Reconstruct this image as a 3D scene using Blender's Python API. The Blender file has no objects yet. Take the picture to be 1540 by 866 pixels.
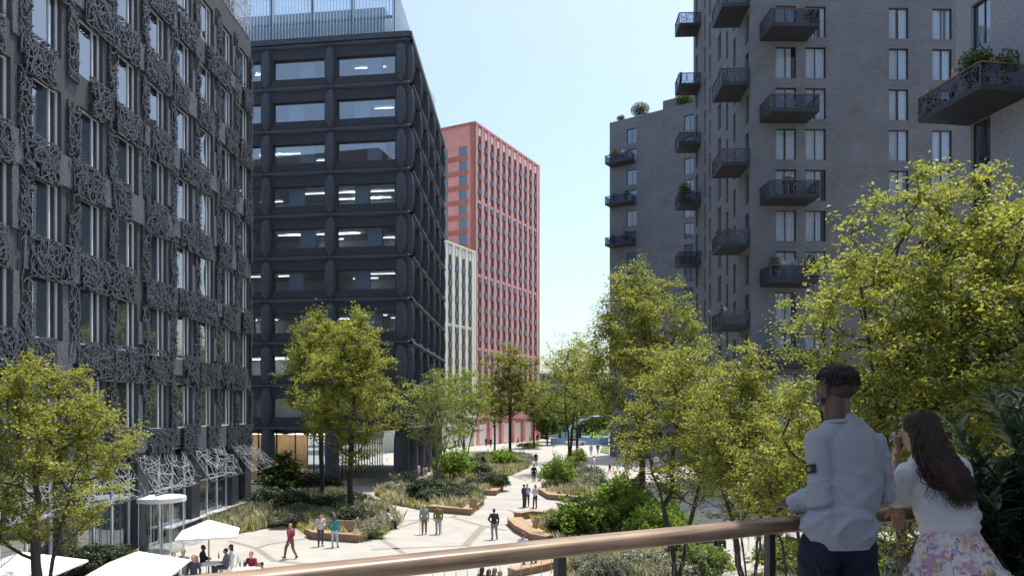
import bpy, math, random, numpy as np
from mathutils import Vector, Matrix, noise
R = math.radians
scene = bpy.context.scene
COL = scene.collection
F = 1100.0
EYE = 7.4
def G(px, py, z=0.0):
    "ground (or height z) point seen at a photo pixel; used to read the plan off the photo"
    Y = F * (EYE - z) / (py - 615.0)
    return ((px - 770.0) / F * Y, Y)
def XY(px, Y): return ((px - 770.0) / F * Y, Y)
def Z(py, Y): return EYE + (615.0 - py) / F * Y

# ------------------------------------------------------------ materials
def nt(name):
    m = bpy.data.materials.new(name); m.use_nodes = True
    t = m.node_tree; b = t.nodes['Principled BSDF']
    return m, t, b
def lnk(t, a, b): t.links.new(a, b)
def mat(name, col, rough=0.7, var=0.12, scale=3.0, bump=0.0, bscale=40.0, metal=0.0, spec=0.5, detail=6.0, island=0.0, stretch=None):
    m, t, b = nt(name)
    b.inputs['Roughness'].default_value = rough
    b.inputs['Metallic'].default_value = metal
    b.inputs['Specular IOR Level'].default_value = spec
    tc = t.nodes.new('ShaderNodeTexCoord')
    src = tc.outputs['Object']
    if stretch:
        mp = t.nodes.new('ShaderNodeMapping'); mp.inputs['Scale'].default_value = stretch
        lnk(t, src, mp.inputs['Vector']); src = mp.outputs[0]
    n = t.nodes.new('ShaderNodeTexNoise'); n.inputs['Scale'].default_value = scale; n.inputs['Detail'].default_value = detail
    lnk(t, src, n.inputs['Vector'])
    mr = t.nodes.new('ShaderNodeMapRange')
    mr.inputs['From Min'].default_value = 0.3; mr.inputs['From Max'].default_value = 0.7
    mr.inputs['To Min'].default_value = 1 - var; mr.inputs['To Max'].default_value = 1 + var
    lnk(t, n.outputs['Fac'], mr.inputs['Value'])
    fac = mr.outputs[0]
    if island:
        ge = t.nodes.new('ShaderNodeNewGeometry')
        m2 = t.nodes.new('ShaderNodeMapRange'); m2.inputs['To Min'].default_value = 1 - island; m2.inputs['To Max'].default_value = 1 + island
        lnk(t, ge.outputs['Random Per Island'], m2.inputs['Value'])
        mu = t.nodes.new('ShaderNodeMath'); mu.operation = 'MULTIPLY'
        lnk(t, fac, mu.inputs[0]); lnk(t, m2.outputs[0], mu.inputs[1]); fac = mu.outputs[0]
    v = t.nodes.new('ShaderNodeVectorMath'); v.operation = 'SCALE'
    v.inputs[0].default_value = col[:3]
    lnk(t, fac, v.inputs['Scale'])
    lnk(t, v.outputs[0], b.inputs['Base Color'])
    if bump:
        n2 = t.nodes.new('ShaderNodeTexNoise'); n2.inputs['Scale'].default_value = bscale; n2.inputs['Detail'].default_value = 4
        lnk(t, src, n2.inputs['Vector'])
        bp = t.nodes.new('ShaderNodeBump'); bp.inputs['Strength'].default_value = bump; bp.inputs['Distance'].default_value = 0.05
        lnk(t, n2.outputs['Fac'], bp.inputs['Height']); lnk(t, bp.outputs[0], b.inputs['Normal'])
    return m
def brick_mat(name, c1, c2, scale=1.0, bw=0.5, bh=0.12, mortar=(.1, .1, .1), rough=.85, vert=True):
    m, t, b = nt(name); b.inputs['Roughness'].default_value = rough
    tc = t.nodes.new('ShaderNodeTexCoord')
    sx = t.nodes.new('ShaderNodeSeparateXYZ'); lnk(t, tc.outputs['Object'], sx.inputs[0])
    ad = t.nodes.new('ShaderNodeMath'); ad.operation = 'ADD'
    lnk(t, sx.outputs[0], ad.inputs[0]); lnk(t, sx.outputs[1], ad.inputs[1])
    cb = t.nodes.new('ShaderNodeCombineXYZ'); lnk(t, ad.outputs[0], cb.inputs[0]); lnk(t, sx.outputs[2], cb.inputs[1])
    br = t.nodes.new('ShaderNodeTexBrick')
    br.inputs['Color1'].default_value = (*c1, 1); br.inputs['Color2'].default_value = (*c2, 1); br.inputs['Mortar'].default_value = (*mortar, 1)
    br.inputs['Scale'].default_value = scale; br.inputs['Brick Width'].default_value = bw; br.inputs['Row Height'].default_value = bh
    br.inputs['Mortar Size'].default_value = 0.012
    lnk(t, cb.outputs[0], br.inputs['Vector'])
    n = t.nodes.new('ShaderNodeTexNoise'); n.inputs['Scale'].default_value = .5; n.inputs['Detail'].default_value = 9; n.inputs['Roughness'].default_value = .7
    lnk(t, tc.outputs['Object'], n.inputs['Vector'])
    mr = t.nodes.new('ShaderNodeMapRange'); mr.inputs['From Min'].default_value = .3; mr.inputs['From Max'].default_value = .7
    mr.inputs['To Min'].default_value = .82; mr.inputs['To Max'].default_value = 1.18
    lnk(t, n.outputs['Fac'], mr.inputs['Value'])
    v = t.nodes.new('ShaderNodeVectorMath'); v.operation = 'SCALE'
    lnk(t, br.outputs['Color'], v.inputs[0]); lnk(t, mr.outputs[0], v.inputs['Scale']); lnk(t, v.outputs[0], b.inputs['Base Color'])
    return m
def glass_mat(name, tint=(.7, .75, .8), ior=1.9, body=None, rough=0.0, wave=0.0):
    "window glass: fresnel reflection over either a see-through or a dark body"
    m = bpy.data.materials.new(name); m.use_nodes = True; t = m.node_tree
    t.nodes.clear()
    out = t.nodes.new('ShaderNodeOutputMaterial'); mx = t.nodes.new('ShaderNodeMixShader')
    fr = t.nodes.new('ShaderNodeFresnel'); fr.inputs['IOR'].default_value = ior
    gl = t.nodes.new('ShaderNodeBsdfGlossy'); gl.inputs['Roughness'].default_value = rough; gl.inputs['Color'].default_value = (.95, .97, 1, 1)
    if body:
        bd = t.nodes.new('ShaderNodeBsdfDiffuse'); bd.inputs['Color'].default_value = (*body, 1)
    else:
        bd = t.nodes.new('ShaderNodeBsdfTransparent'); bd.inputs['Color'].default_value = (*tint, 1)
    if wave:
        tc = t.nodes.new('ShaderNodeTexCoord'); n = t.nodes.new('ShaderNodeTexNoise'); n.inputs['Scale'].default_value = .8
        lnk(t, tc.outputs['Object'], n.inputs['Vector'])
        bp = t.nodes.new('ShaderNodeBump'); bp.inputs['Strength'].default_value = wave; bp.inputs['Distance'].default_value = .02
        lnk(t, n.outputs['Fac'], bp.inputs['Height']); lnk(t, bp.outputs[0], gl.inputs['Normal'])
    ge = t.nodes.new('ShaderNodeNewGeometry'); iv = t.nodes.new('ShaderNodeMath'); iv.operation = 'SUBTRACT'; iv.inputs[0].default_value = 1; lnk(t, ge.outputs['Backfacing'], iv.inputs[1])
    mu = t.nodes.new('ShaderNodeMath'); mu.operation = 'MULTIPLY'; lnk(t, fr.outputs[0], mu.inputs[0]); lnk(t, iv.outputs[0], mu.inputs[1])
    lnk(t, mu.outputs[0], mx.inputs[0]); lnk(t, bd.outputs[0], mx.inputs[1]); lnk(t, gl.outputs[0], mx.inputs[2]); lnk(t, mx.outputs[0], out.inputs[0])
    return m
def emit_mat(name, col, s):
    m, t, b = nt(name); b.inputs['Base Color'].default_value = (*col, 1)
    b.inputs['Emission Color'].default_value = (*col, 1); b.inputs['Emission Strength'].default_value = s
    return m
def leaf_mat(name, col, var=.35, trans=.45, rough=.5, tcol=None, hue=None):
    m, t, b = nt(name)
    b.inputs['Roughness'].default_value = rough; b.inputs['Specular IOR Level'].default_value = .35
    ge = t.nodes.new('ShaderNodeNewGeometry')
    ramp = t.nodes.new('ShaderNodeValToRGB')
    h = hue or (1.25, .95, .8)
    c0 = [c * (1 - var) for c in col]; c1 = [c * (1 + var) * hh for c, hh in zip(col, h)]
    ramp.color_ramp.elements[0].color = (*c0, 1); ramp.color_ramp.elements[1].color = (*c1, 1)
    e = ramp.color_ramp.elements.new(.5); e.color = (*col, 1)
    lnk(t, ge.outputs['Random Per Island'], ramp.inputs[0])
    lnk(t, ramp.outputs[0], b.inputs['Base Color'])
    tr = t.nodes.new('ShaderNodeBsdfTranslucent')
    v = t.nodes.new('ShaderNodeVectorMath'); v.operation = 'MULTIPLY'
    v.inputs[1].default_value = tcol or (1.9, 1.7, .9)
    lnk(t, ramp.outputs[0], v.inputs[0]); lnk(t, v.outputs[0], tr.inputs['Color'])
    mx = t.nodes.new('ShaderNodeMixShader'); mx.inputs[0].default_value = trans
    out = t.nodes['Material Output']
    lnk(t, b.outputs[0], mx.inputs[1]); lnk(t, tr.outputs[0], mx.inputs[2]); lnk(t, mx.outputs[0], out.inputs[0])
    return m
_pl = {}
def plain(col, rough=.8, var=.1, scale=12.0, bump=0, bscale=60):
    k = (tuple(round(c, 3) for c in col), rough, bump)
    if k not in _pl: _pl[k] = mat('finish_%d' % len(_pl), col, rough, var, scale, bump, bscale)
    return _pl[k]

# ------------------------------------------------------------ mesh builder
class MB:
    def __init__(s): s.v = []; s.f = []; s.m = []
    def quad(s, a, b, c, d, mi=0):
        i = len(s.v); s.v += [tuple(a), tuple(b), tuple(c), tuple(d)]; s.f.append((i, i+1, i+2, i+3)); s.m.append(mi)
    def poly(s, pts, mi=0):
        i = len(s.v); s.v += [tuple(p) for p in pts]; s.f.append(tuple(range(i, i+len(pts)))); s.m.append(mi)
    def hexa(s, p, mi=0):
        i = len(s.v); s.v += [tuple(q) for q in p]
        for f in ((0,3,2,1),(4,5,6,7),(0,1,5,4),(1,2,6,5),(2,3,7,6),(3,0,4,7)):
            s.f.append(tuple(i+k for k in f)); s.m.append(mi)
    def box(s, x0, x1, y0, y1, z0, z1, mi=0):
        s.hexa([(x0,y0,z0),(x1,y0,z0),(x1,y1,z0),(x0,y1,z0),(x0,y0,z1),(x1,y0,z1),(x1,y1,z1),(x0,y1,z1)], mi)
    def bx(s, P, u0, u1, z0, z1, n0, n1, mi=0):
        s.hexa([P(u0,z0,n1),P(u1,z0,n1),P(u1,z0,n0),P(u0,z0,n0),P(u0,z1,n1),P(u1,z1,n1),P(u1,z1,n0),P(u0,z1,n0)], mi)
    def prism(s, pts, z0, z1, mi=0, bottom=True):
        n = len(pts); i = len(s.v)
        s.v += [(p[0], p[1], z0) for p in pts] + [(p[0], p[1], z1) for p in pts]
        for k in range(n):
            j = (k+1) % n; s.f.append((i+k, i+j, i+n+j, i+n+k)); s.m.append(mi)
        s.f.append(tuple(i+n+k for k in range(n))); s.m.append(mi)
        if bottom: s.f.append(tuple(i+n-1-k for k in range(n))); s.m.append(mi)
    def tube(s, pts, rad, seg=6, mi=0, cap=True, flat=None):
        pts = [Vector(p) for p in pts]; n = len(pts)
        rad = rad if hasattr(rad, '__len__') else [rad]*n
        i0 = len(s.v); up = Vector((0,0,1)); prev = None
        for k in range(n):
            d = (pts[min(k+1,n-1)] - pts[max(k-1,0)])
            if d.length < 1e-9: d = Vector((0,0,1))
            d.normalize()
            if prev is None:
                a = d.cross(up) if abs(d.dot(up)) < .95 else d.cross(Vector((1,0,0)))
            else: a = prev - d * prev.dot(d)
            if a.length < 1e-6: a = d.orthogonal()
            a.normalize(); prev = a; b = d.cross(a)
            for q in range(seg):
                t = 2*math.pi*q/seg
                s.v.append(tuple(pts[k] + (a*math.cos(t) + b*math.sin(t)*(flat or 1)) * rad[k]))
        for k in range(n-1):
            for q in range(seg):
                r = (q+1) % seg
                s.f.append((i0+k*seg+q, i0+k*seg+r, i0+(k+1)*seg+r, i0+(k+1)*seg+q)); s.m.append(mi)
        if cap:
            s.f.append(tuple(i0+seg-1-q for q in range(seg))); s.m.append(mi)
            s.f.append(tuple(i0+(n-1)*seg+q for q in range(seg))); s.m.append(mi)
    def lathe(s, cx, cy, prof, seg=24, mi=0):
        i0 = len(s.v); n = len(prof)
        for r, z in prof:
            for q in range(seg):
                t = 2*math.pi*q/seg; s.v.append((cx+r*math.cos(t), cy+r*math.sin(t), z))
        for k in range(n-1):
            for q in range(seg):
                r = (q+1) % seg
                s.f.append((i0+k*seg+q, i0+k*seg+r, i0+(k+1)*seg+r, i0+(k+1)*seg+q)); s.m.append(mi)
    def build(s, name, mats, parent=None, smooth=False, loc=None):
        me = bpy.data.meshes.new(name); me.from_pydata(s.v, [], s.f); me.validate(clean_customdata=False)
        mats = mats if isinstance(mats, (list, tuple)) else [mats]
        for m in mats: me.materials.append(m)
        if len(mats) > 1 and len(me.polygons) == len(s.m): me.polygons.foreach_set('material_index', s.m)
        if smooth: me.polygons.foreach_set('use_smooth', [True]*len(me.polygons))
        me.update()
        return link(name, me, parent, loc)
def link(name, me, parent=None, loc=None):
    o = bpy.data.objects.new(name, me); COL.objects.link(o)
    if parent: o.parent = parent
    if loc: o.location = loc
    return o
def tag(o, label=None, cat=None, group=None, kind=None):
    if label: o['label'] = label
    if cat: o['category'] = cat
    if group: o['group'] = group
    if kind: o['kind'] = kind
    return o
def empty(name, loc=(0,0,0), rz=0, label=None, cat=None, group=None):
    o = bpy.data.objects.new(name, None); COL.objects.link(o); o.location = loc; o.rotation_euler = (0,0,rz)
    o.empty_display_size = .2
    return tag(o, label, cat, group)
def tree_copy(o, parent=None, loc=None, rz=None, sc=None):
    c = o.copy(); COL.objects.link(c)
    if parent: c.parent = parent
    for ch in list(o.children): tree_copy(ch, c)
    if loc is not None: c.location = loc
    if rz is not None: c.rotation_euler = (0,0,rz)
    if sc is not None: c.scale = (sc,sc,sc) if not hasattr(sc, '__len__') else sc
    return c
class Face:
    "a vertical plane: u runs to the right seen from outside, n points out"
    def __init__(s, ox, oy, dx, dy):
        l = math.hypot(dx, dy); s.o = (ox, oy); s.d = (dx/l, dy/l); s.nv = (s.d[1], -s.d[0]); s.rz = math.atan2(s.d[1], s.d[0])
    def P(s, u, z, n=0.0): return (s.o[0]+s.d[0]*u+s.nv[0]*n, s.o[1]+s.d[1]*u+s.nv[1]*n, z)
def wall(mb, fc, u0, u1, z0, z1, ops, depth, mi=0, mr=None):
    us = sorted({u0, u1} | {a for o in ops for a in o[:2]}); zs = sorted({z0, z1} | {a for o in ops for a in o[2:4]})
    us = [u for u in us if u0 <= u <= u1]; zs = [z for z in zs if z0 <= z <= z1]
    P = fc.P
    for ua, ub in zip(us, us[1:]):
        run = None
        for za, zb in zip(zs, zs[1:]):
            um, zm = (ua+ub)/2, (za+zb)/2
            hole = any(o[0] < um < o[1] and o[2] < zm < o[3] for o in ops)
            if not hole: run = (run[0], zb) if run else (za, zb)
            if hole and run: mb.quad(P(ua,run[0]), P(ub,run[0]), P(ub,run[1]), P(ua,run[1]), mi); run = None
        if run: mb.quad(P(ua,run[0]), P(ub,run[0]), P(ub,run[1]), P(ua,run[1]), mi)
    k = mi if mr is None else mr
    for a, b, c, d in ops:
        mb.quad(P(a,c), P(a,d), P(a,d,-depth), P(a,c,-depth), k); mb.quad(P(b,c), P(b,c,-depth), P(b,d,-depth), P(b,d), k)
        mb.quad(P(a,c), P(a,c,-depth), P(b,c,-depth), P(b,c), k); mb.quad(P(a,d), P(b,d), P(b,d,-depth), P(a,d,-depth), k)
def window_proto(w, h, fr, gl, bars=(.5,), ft=.06, fd=.1, curtain=None, hbars=(), seed=0, cmat=None):
    "returns dict of meshes; local x = width, y = inward, z = up, origin at lower left of the opening"
    b = MB()
    b.box(0, ft, 0, fd, 0, h); b.box(w-ft, w, 0, fd, 0, h); b.box(ft, w-ft, 0, fd, 0, ft); b.box(ft, w-ft, 0, fd, h-ft, h)
    for q in bars: b.box(w*q-ft*.5, w*q+ft*.5, .002, fd-.002, ft, h-ft)
    for q in hbars: b.box(ft, w-ft, .004, fd-.004, h*q-ft*.5, h*q+ft*.5)
    me = {'window': b, 'pane': MB()}
    me['pane'].box(ft*.6, w-ft*.6, fd*.45, fd*.45+.012, ft*.6, h-ft*.6)
    if curtain:
        c = MB(); rnd = random.Random(seed)
        for (a, e) in curtain:
            n = max(6, int((e-a)*w/.05)); pts = []
            for i in range(n+1):
                pts.append((a*w+(e-a)*w*i/n, fd+.06+.035*math.sin(i*1.7+rnd.random())))
            for p, q in zip(pts, pts[1:]): c.quad((p[0],p[1],.02), (q[0],q[1],.02), (q[0],q[1],h-.02), (p[0],p[1],h-.02))
        me['curtain'] = c
    out = {}
    for k, mbb in me.items():
        m = {'window': fr, 'pane': gl, 'curtain': cmat}[k]
        mesh = bpy.data.meshes.new(k); mesh.from_pydata(mbb.v, [], mbb.f); mesh.materials.append(m); mesh.update(); out[k] = mesh
    return out
def place_window(pr, fc, u, z, depth, parent):
    w = link('window', pr['window'], parent, fc.P(u, z, -depth)); w.rotation_euler = (0,0,fc.rz)
    for k in ('pane', 'curtain'):
        if k in pr: link(k, pr[k], w)
    return w
def tangle(mb, P, u0, u1, z0, z1, n, rnd, w=.05, n0=0.0, n1=.13, L=1.0, mi=0, seg=5, bend=.9):
    "curved flat bars criss-crossing a rectangle of wall"
    for i in range(n):
        cu, cz = rnd.uniform(u0, u1), rnd.uniform(z0, z1)
        a = rnd.uniform(0, 2*math.pi); l = L*rnd.uniform(.6, 1.4); da = rnd.uniform(-bend, bend)/seg*2
        pts = []; x, z = cu - math.cos(a)*l/2, cz - math.sin(a)*l/2
        for k in range(seg+1):
            pts.append((min(max(x, u0), u1), min(max(z, z0), z1))); x += math.cos(a)*l/seg; z += math.sin(a)*l/seg; a += da
        top = n1*rnd.uniform(.55, 1.0)
        for k in range(seg):
            (xa, za), (xb, zb) = pts[k], pts[k+1]; dx, dz = xb-xa, zb-za; ll = math.hypot(dx, dz)
            if ll < .03: continue
            px, pz = -dz/ll*w/2, dx/ll*w/2
            A = [(xa-px, za-pz), (xa+px, za+pz), (xb+px, zb+pz), (xb-px, zb-pz)]
            q = [P(x_, z_, top) for x_, z_ in A]; g = [P(x_, z_, n0) for x_, z_ in A]
            i0 = len(mb.v); mb.v += q + g
            for f in ((0,1,2,3), (0,4,5,1), (3,2,6,7)): mb.f.append(tuple(i0+t for t in f)); mb.m.append(mi)
# ------------------------------------------------------------ shared building materials
M = {}
M['alu'] = mat('brushed_aluminium', (.66,.68,.71), .35, .05, metal=.0)
M['darkframe'] = mat('dark_window_frame', (.018,.02,.024), .4, .1)
M['glass'] = glass_mat('window_glass', ior=3.6, body=(.035,.045,.06), wave=.05)
M['glass_clear'] = glass_mat('clear_glass', tint=(.82,.87,.89), ior=2.0)
M['glass_refl'] = glass_mat('reflective_office_glass', tint=(.85,.9,.92), ior=3.8, wave=.02)
M['glass_apt'] = glass_mat('flat_glass', tint=(.80,.84,.88), ior=2.0, wave=.03)
M['curtain'] = mat('sheer_curtain', (.85,.87,.9), .9, .1)
M['room'] = mat('room_interior', (.2,.21,.23), .9, .3, .6)
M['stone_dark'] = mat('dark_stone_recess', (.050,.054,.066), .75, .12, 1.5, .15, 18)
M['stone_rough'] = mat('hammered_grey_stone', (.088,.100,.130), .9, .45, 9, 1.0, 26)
M['lattice'] = mat('cast_lattice', (.080,.090,.112), .5, .15, 4)
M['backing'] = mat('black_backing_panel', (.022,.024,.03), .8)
M['concrete'] = mat('pale_concrete', (.42,.41,.39), .85, .08, 1.2)
rnd = random.Random(7)

# ------------------------------------------------------------ left building with the cast lattice
fc = Face(-19.33, 18.0, .0055, 1.0)
b1 = empty('office_building', fc.P(0,0), 0, 'dark grey stone office block covered in tangled cast lattice at the left', 'building')
def L(o):  # parts of b1 are built in world coordinates, shift under the empty
    o.location = tuple(a - b for a, b in zip(o.location, o.parent.location)); return o
b1.location = (0,0,0)
Y0 = 11.35; SP = 3.13; cols = [Y0 - SP*3 + SP*k for k in range(0, 11)]     # u of the window left edges
cols = [c for c in cols if c > .5 and c + 1.95 < 35.4]
rows = [8.9 - 2.6 + 4.0*k for k in range(0, 7)]
WW, WH = 1.9, 2.6
ops = [(c, c+WW, r, r+WH) for c in cols for r in rows]
mb = MB(); U1 = 35.6; TOP = 34.4
wall(mb, fc, 0, U1, 5.3, TOP, ops, .30)
P = fc.P
mb.quad(P(U1,0), P(U1,0,-20), P(U1,TOP,-20), P(U1,TOP)); mb.quad(P(0,TOP), P(U1,TOP), P(U1,TOP,-20), P(0,TOP,-20))
mb.quad(P(0,0), P(0,TOP), P(0,TOP,-20), P(0,0,-20)); mb.quad(P(0,5.3), P(U1,5.3), P(U1,5.3,-20), P(0,5.3,-20))
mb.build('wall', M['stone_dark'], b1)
mb = MB(); mb.bx(P, .6, U1-.6, 5.6, TOP-.4, -19, -1.6); mb.build('interior', M['room'], b1)
# raised rough slabs and lattice, staggered floor by floor
rs = MB(); la = MB(); bk_ = MB(); gap = SP - WW
for c in cols + [cols[-1]+SP]:
    for r in [rows[0]-4.0+2.6] + [rr for rr in rows]:
        # pier left of the window (u from c-gap to c)
        p0, p1 = max(c-gap, .05), min(c, U1-.02)
        z0, z1 = r - .1, r + WH + .1
        if r < rows[0]: continue
        if p1 - p0 < .3: continue
        k = rnd.random()
        w_ = (p1-p0)
        lz0, lz1 = z0 + rnd.uniform(-.9,.3), z1 + rnd.uniform(-.3,.5)
        tangle(la, P, p1-w_*.68, p1-w_*.08+rnd.uniform(-.05,.1), lz0, lz1, 32, rnd, .052, .0, .17, 1.0, bend=1.5)
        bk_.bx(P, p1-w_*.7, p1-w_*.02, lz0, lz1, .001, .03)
        if k < .55:
            s0, s1 = p0+.02, p1-w_*.62
            sh = rnd.uniform(-.15,.15)
            za, zb = z0+rnd.uniform(-.5,.6), z1-rnd.uniform(-.2,1.3)
            rs.hexa([P(s0,za,.07),P(s1,za,.07),P(s1,za,0),P(s0,za,0),P(s0+sh*.3,zb,.07),P(s1-abs(sh),zb,.07),P(s1-abs(sh),zb,0),P(s0+sh*.3,zb,0)])
    for r in rows + [rows[-1]+4.0]:
        # spandrel below window row r, from c to c+SP-gap
        z1 = r-.02; z0 = r - 1.4 + .04
        a, e = c - gap*.5, c + WW + gap*.5
        if e > U1: e = U1-.05
        if e - a < .5 or r > 33: continue
        flip = rnd.random() < .5; cut = rnd.choice([.55, .62, .7, .8, .9]); cut = a + (e-a)*(cut if flip else 1-cut)
        (la0, la1), (r0, r1) = ((a, cut), (cut, e)) if flip else ((cut, e), (a, cut))
        tangle(la, P, la0, la1, z0-.2, z1+rnd.uniform(.0,.3), int(34*(la1-la0)), rnd, .052, .0, .24, 1.0, bend=1.5)
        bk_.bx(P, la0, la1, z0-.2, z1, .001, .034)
        sl = rnd.uniform(-.2,.2)
        if rnd.random() < .7 and r1-r0 > .3:
            if rnd.random() < .6: z0 += rnd.uniform(.0,.5)
            rs.hexa([P(r0,z0,.1),P(r1,z0,.1),P(r1,z0,0),P(r0,z0,0),P(r0+sl,z1,.1),P(r1+sl*.5,z1,.1),P(r1+sl*.5,z1,0),P(r0+sl,z1,0)])
for q8 in range(0, len(rs.v), 8):
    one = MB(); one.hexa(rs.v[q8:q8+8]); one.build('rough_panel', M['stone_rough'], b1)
la.build('lattice', M['lattice'], b1)
for q8 in range(0, len(bk_.v), 8):
    one = MB(); one.hexa(bk_.v[q8:q8+8]); one.build('lattice_backing', M['backing'], b1)
wp = window_proto(WW, WH, M['alu'], M['glass'], bars=(.72,), ft=.07, fd=.12)
for c, _, r, _ in [(o[0],0,o[2],0) for o in ops]:
    place_window(wp, fc, c, r, .17, b1)
# crown screen
cr = MB(); tangle(cr, P, 0, U1, TOP, 39.2, 1500, rnd, .05, -.03, .06, 1.5); cr.build('roof_screen', mat('pale_screen', (.34,.36,.40), .5), b1)
cr = MB(); cr.bx(P, 0, U1-.1, TOP+.01, 38.6, -19.5, -1.2); cr.build('plant_room', M['stone_dark'], b1)
# ground floor: piers, glazing, dwarf wall, canopies
gp = MB()
for k, c in enumerate(cols):
    if k % 2 == 0:
        gp.bx(P, c-gap, c-.1, 0, 5.28, -.5, .03)
gp.bx(P, U1-1.2, U1-.02, 0, 5.28, -.5, .03); gp.bx(P, 0, U1, 0, 5.29, -20, -4.4)
gp.build('ground_pier', M['stone_dark'], b1)
gl = MB(); gf = MB()
gl.bx(P, .2, U1-1.3, .1, 5.25, -.36, -.34)
for u in np.arange(.5, U1-1, 1.565): gf.bx(P, u, u+.08, .05, 5.26, -.42, -.28)
for z in (.05, 2.9, 5.1): gf.bx(P, .2, U1-1.3, z, z+.09, -.43, -.27)
gf.build('shopfront_frame', M['alu'], b1); gl.build('shopfront_glass', M['glass'], b1)
dw = MB(); dw2 = MB(); dl = MB()
dw.bx(P, 22.6, U1-1.3, 0, .75, -.25, .22); dw2.bx(P, 22.55, U1-1.25, .75, .82, -.28, .30)
tangle(dl, P, 22.6, U1-1.3, .05, .74, 190, rnd, .04, .22, .3, .7)
dw.build('dwarf_wall', M['stone_dark'], b1); dw2.build('coping', M['alu'], b1); dl.build('dwarf_wall_lattice', M['lattice'], b1)
fl = MB(); fl.bx(P, 0, U1, .0, .02, -4.4, -.5); fl.build('shop_floor', plain((.3,.27,.23)), b1)
fgl = glass_mat('fritted_glass', tint=(.86,.9,.93), ior=1.5)
frit = mat('white_frit', (.19,.205,.23), .5, .05)
for k in range(-2, 5):
    ut = 28.2 + 6.2*k - 18.0 - 0.0
    if ut < -2 or ut > 35: continue
    g = MB(); t = MB(); e_ = MB()
    a0, a1 = ut+2.7, ut+8.1
    def Q(s, q): # s along, q 0 wall ..1 outer
        uu = (a0+(a1-a0)*s)*(1-q) + (ut+5.4*s)*q
        zz = 5.0*(1-q) + (3.35 + .12*s)*q
        return uu, zz, .05 + q*2.45
    def PQ(s, q, off=0):
        uu, zz, nn = Q(s, q); return P(uu, zz+off, nn)
    if a0 > U1-1.5: continue
    a1 = min(a1, U1-.1)
    for i in range(14):
        for j in range(7):
            g.quad(PQ(i/14,j/7,-.01),PQ((i+1)/14,j/7,-.01),PQ((i+1)/14,(j+1)/7,-.01),PQ(i/14,(j+1)/7,-.01))
    tangle(t, lambda s, q, n: PQ(min(max(s/6.2,0),1), min(max(q/2.9,0),1), .006+n*.2), 0, 6.2, 0, 2.9, 85, rnd, .034, .0, .05, 1.7, seg=7)
    e_.tube([PQ(0,0,.02), PQ(0,1,.02)], .04); e_.tube([PQ(0,1,-.02), PQ(1,1,-.02)], .035)
    cn = empty('glass_canopy', (0,0,0)); cn.parent = b1
    g.build('canopy_glass', fgl, cn); t.build('frit_pattern', frit, cn); e_.build('canopy_edge', M['darkframe'], cn)
# revolving door
rd = empty('revolving_door', (-18.3, 38.2, 0)); rd.parent = b1
q = MB(); q.lathe(0,0,[(1.12,.02),(1.12,2.6)],32); q.build('drum_glass', M['glass_clear'], rd, True)
q = MB(); q.lathe(0,0,[(0,2.6),(1.2,2.6),(1.2,2.82),(1.1,2.86),(0,2.86)],32); q.build('drum_roof', plain((.8,.8,.8)), rd)
q = MB()
for a in range(4): 
    c_, s_ = math.cos(a*math.pi/2+.4), math.sin(a*math.pi/2+.4)
    q.box(-.02,.02,-.02,.02,.02,2.6); q.tube([(c_*1.05,s_*1.05,.05),(c_*1.05,s_*1.05,2.55)],.03,4)
for a in range(8):
    t_ = a*math.pi/4; q.tube([(1.13*math.cos(t_),1.13*math.sin(t_),0),(1.13*math.cos(t_),1.13*math.sin(t_),2.6)],.025,4)
q.build('door_frame', M['alu'], rd)

# ------------------------------------------------------------ dark blue office block with pillow columns
M['b2'] = mat('blue_black_render', (.062,.069,.090), .75, .22, 5, .35, 30)
M['b2_wall'] = mat('blue_black_panel', (.040,.045,.058), .8, .15, 2)
b2 = empty('office_building', (0,0,0), 0, 'dark blue office block with pillow shaped columns and a glass roof screen', 'building')
CX, CY = -9.9, 69.0
NF = 27.0
ff = Face(CX - .9917*NF, CY + .1288*NF, .9917, -.1288)
sf = Face(CX, CY, .018, 1.0)
LV = [5.6 + 4.07*k for k in range(10)]
RT = 42.9; SL = 28.5
def colt(t): return NF - t
fcols = [colt(t) for t in (26.4, 20.0, 13.95, 7.5, .55)]
scols = [.3 + 5.5*k for k in range(6)]
mb = MB(); ops = []; DEP = .42
for a, b in zip(fcols, fcols[1:]):
    for z in LV[:-1]: ops.append((a+.62, b-.62, z+.98, z+2.86))
wall(mb, ff, 0, NF, 5.6, RT, ops, DEP)
sops = []
for a, b in zip(scols, scols[1:]):
    for z in LV[:-1]: sops.append((a+1.0, b-.5, z+.7, z+3.3))
wall(mb, sf, 0, SL, 5.6, RT, sops, DEP)
P = ff.P; S = sf.P
mb.poly([P(0,RT,0), P(NF,RT,0), S(SL,RT,0), P(0,RT,-SL)])
mb.poly([P(0,0,0), P(0,RT,0), P(0,RT,-SL), P(0,0,-SL)]); mb.quad(P(0,5.6,-SL), S(SL,5.6), S(SL,RT), P(0,RT,-SL))
mb.poly([P(0,5.6,-SL), P(0,5.6,0), P(NF,5.6,0), S(SL,5.6,0)])
mb.build('wall', M['b2_wall'], b2)
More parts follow.
